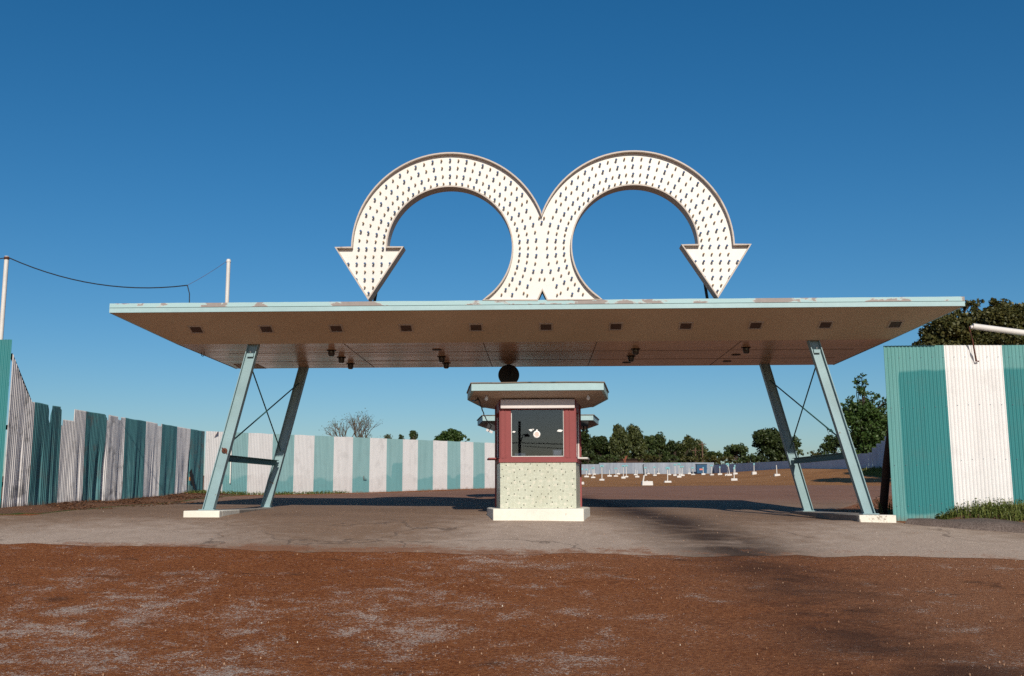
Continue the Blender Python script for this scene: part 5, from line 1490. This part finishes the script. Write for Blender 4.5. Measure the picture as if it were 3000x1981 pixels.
mb = MB(); mb.tube([B, B+Vector((-.25, 0, 2.2)), at(1834, 1336, 184)], [.22, .2, .12], 7); mb.tube([B+Vector((-.2, 0, 2.0)), at(1826, 1345, 184)], [.16, .08], 6); mb.build('trunk', M['red_bark'], rt_)
mb = MB(); mb.tube([at(1834, 1345, 184), at(1838, 1334, 184)], [.09, .04], 6); mb.build('branch', M['red_bark'], rt_)

# ------------------------------------------------------------------ street behind the camera, seen in the booth window
wy = 18.94
def mirror(u, v, Yv):
    q = at(u, v, Yv); return Vector((q.x, 2*wy-q.y, q.z))
pt = mirror(1522, 1234, 118); B = Vector((pt.x, pt.y, g(pt.x, pt.y)))
up = empty('utility_pole', B, 'tall wooden utility pole with a street lamp, reflected in the booth window', 'utility pole')
mb = MB(); mb.tube([B-Vector((0, 0, .3)), pt], [.19, .14], 10); mb.build('pole', M['dark_wood'], up)
l0, l1, l2 = mirror(1526, 1296, 117), mirror(1531, 1274, 117), mirror(1541, 1272, 117)
mb = MB(); mb.tube([l0, l0.lerp(l1, .6)+Vector((.05, 0, .1)), l1, l2], .05, 6); mb.build('lamp_arm', M['black_steel'], up)
mb = MB(); mb.lathe(l2+Vector((.1, 0, -.3)), [(.30, 0), (.34, .1), (.22, .3), (.06, .4)], 12); mb.build('lamp_head', M['black_metal'], up)
mb = MB(); w0, w1 = mirror(1440, 1290, 118), mirror(1720, 1286, 118); mb.tube(sag(w0+Vector((-30, 0, .3)), pt*1.0-Vector((0, 0, pt.z-l0.z-.0)), .5, 10), .05, 5); mb.tube(sag(pt-Vector((0, 0, pt.z-l0.z)), w1+Vector((30, 0, .6)), .7, 10), .05, 5)
mb.tube(sag(pt-Vector((0, 0, pt.z-l0.z+.35)), mirror(1680, 1317, 118)+Vector((14, 0, -.7)), .1, 8), .035, 5)
mb.build('line_wire', M['black_metal'], up)
for u, v, hw, lab in ((1655, 1305, 16, 'dark tree across the road, mirrored at the right of the window'), (1577, 1326, 8, 'small dark bush across the road, mirrored in the window')):
    q = mirror(u, v, 116); gz = g(q.x, q.y); W = hw*116/F_PX; H = q.z-gz
    cl = [(random.Random(k).uniform(-.6, .6)*W, random.Random(k+9).uniform(-.6, .6)*W, H*(.35+.08*k), W*.6, H*.16) for k in range(7)]
    tree((q.x, q.y, gz), cl, 'leaf_dark', .35, 2.5, lab, 400+hw, group='trees across the road')

# ------------------------------------------------------------------ light
SUN_EL = R(27); dvec = Vector((-.15, 1, -math.tan(SUN_EL)*math.sqrt(1+.0225))).normalized()
sd = bpy.data.lights.new('sun', 'SUN'); sd.energy = 4.5; sd.angle = R(.53); sd.color = (1.0, .93, .82)
so = bpy.data.objects.new('sun', sd); COL.objects.link(so); so.rotation_euler = dvec.to_track_quat('-Z', 'Y').to_euler(); so.location = (10, -30, 30)
w = bpy.data.worlds.new('World'); SC.world = w; w.use_nodes = True
nt = w.node_tree; nt.nodes.clear()
sky = nt.nodes.new('ShaderNodeTexSky'); sky.sky_type = 'NISHITA'; sky.sun_disc = False
sky.sun_elevation = SUN_EL; sky.sun_rotation = math.atan2(.15, -1.0)
sky.air_density = 1.0; sky.dust_density = .7; sky.ozone_density = 5.0; sky.altitude = 100
hs = nt.nodes.new('ShaderNodeHueSaturation'); hs.inputs['Saturation'].default_value = 1.26; hs.inputs['Hue'].default_value = .495; hs.inputs['Value'].default_value = 1.0
bg = nt.nodes.new('ShaderNodeBackground'); bg.inputs['Strength'].default_value = .081
wo = nt.nodes.new('ShaderNodeOutputWorld')
nt.links.new(sky.outputs[0], hs.inputs['Color']); nt.links.new(hs.outputs[0], bg.inputs['Color']); nt.links.new(bg.outputs[0], wo.inputs['Surface'])

vs_ = SC.view_settings; vs_.view_transform = 'Standard'; vs_.look = 'None'; vs_.gamma = 1; vs_.exposure = 0.0; vs_.use_curve_mapping = False
SC.render.engine = 'CYCLES'
SC.cycles.use_denoising = False
SC.cycles.max_bounces = 8; SC.cycles.transparent_max_bounces = 12
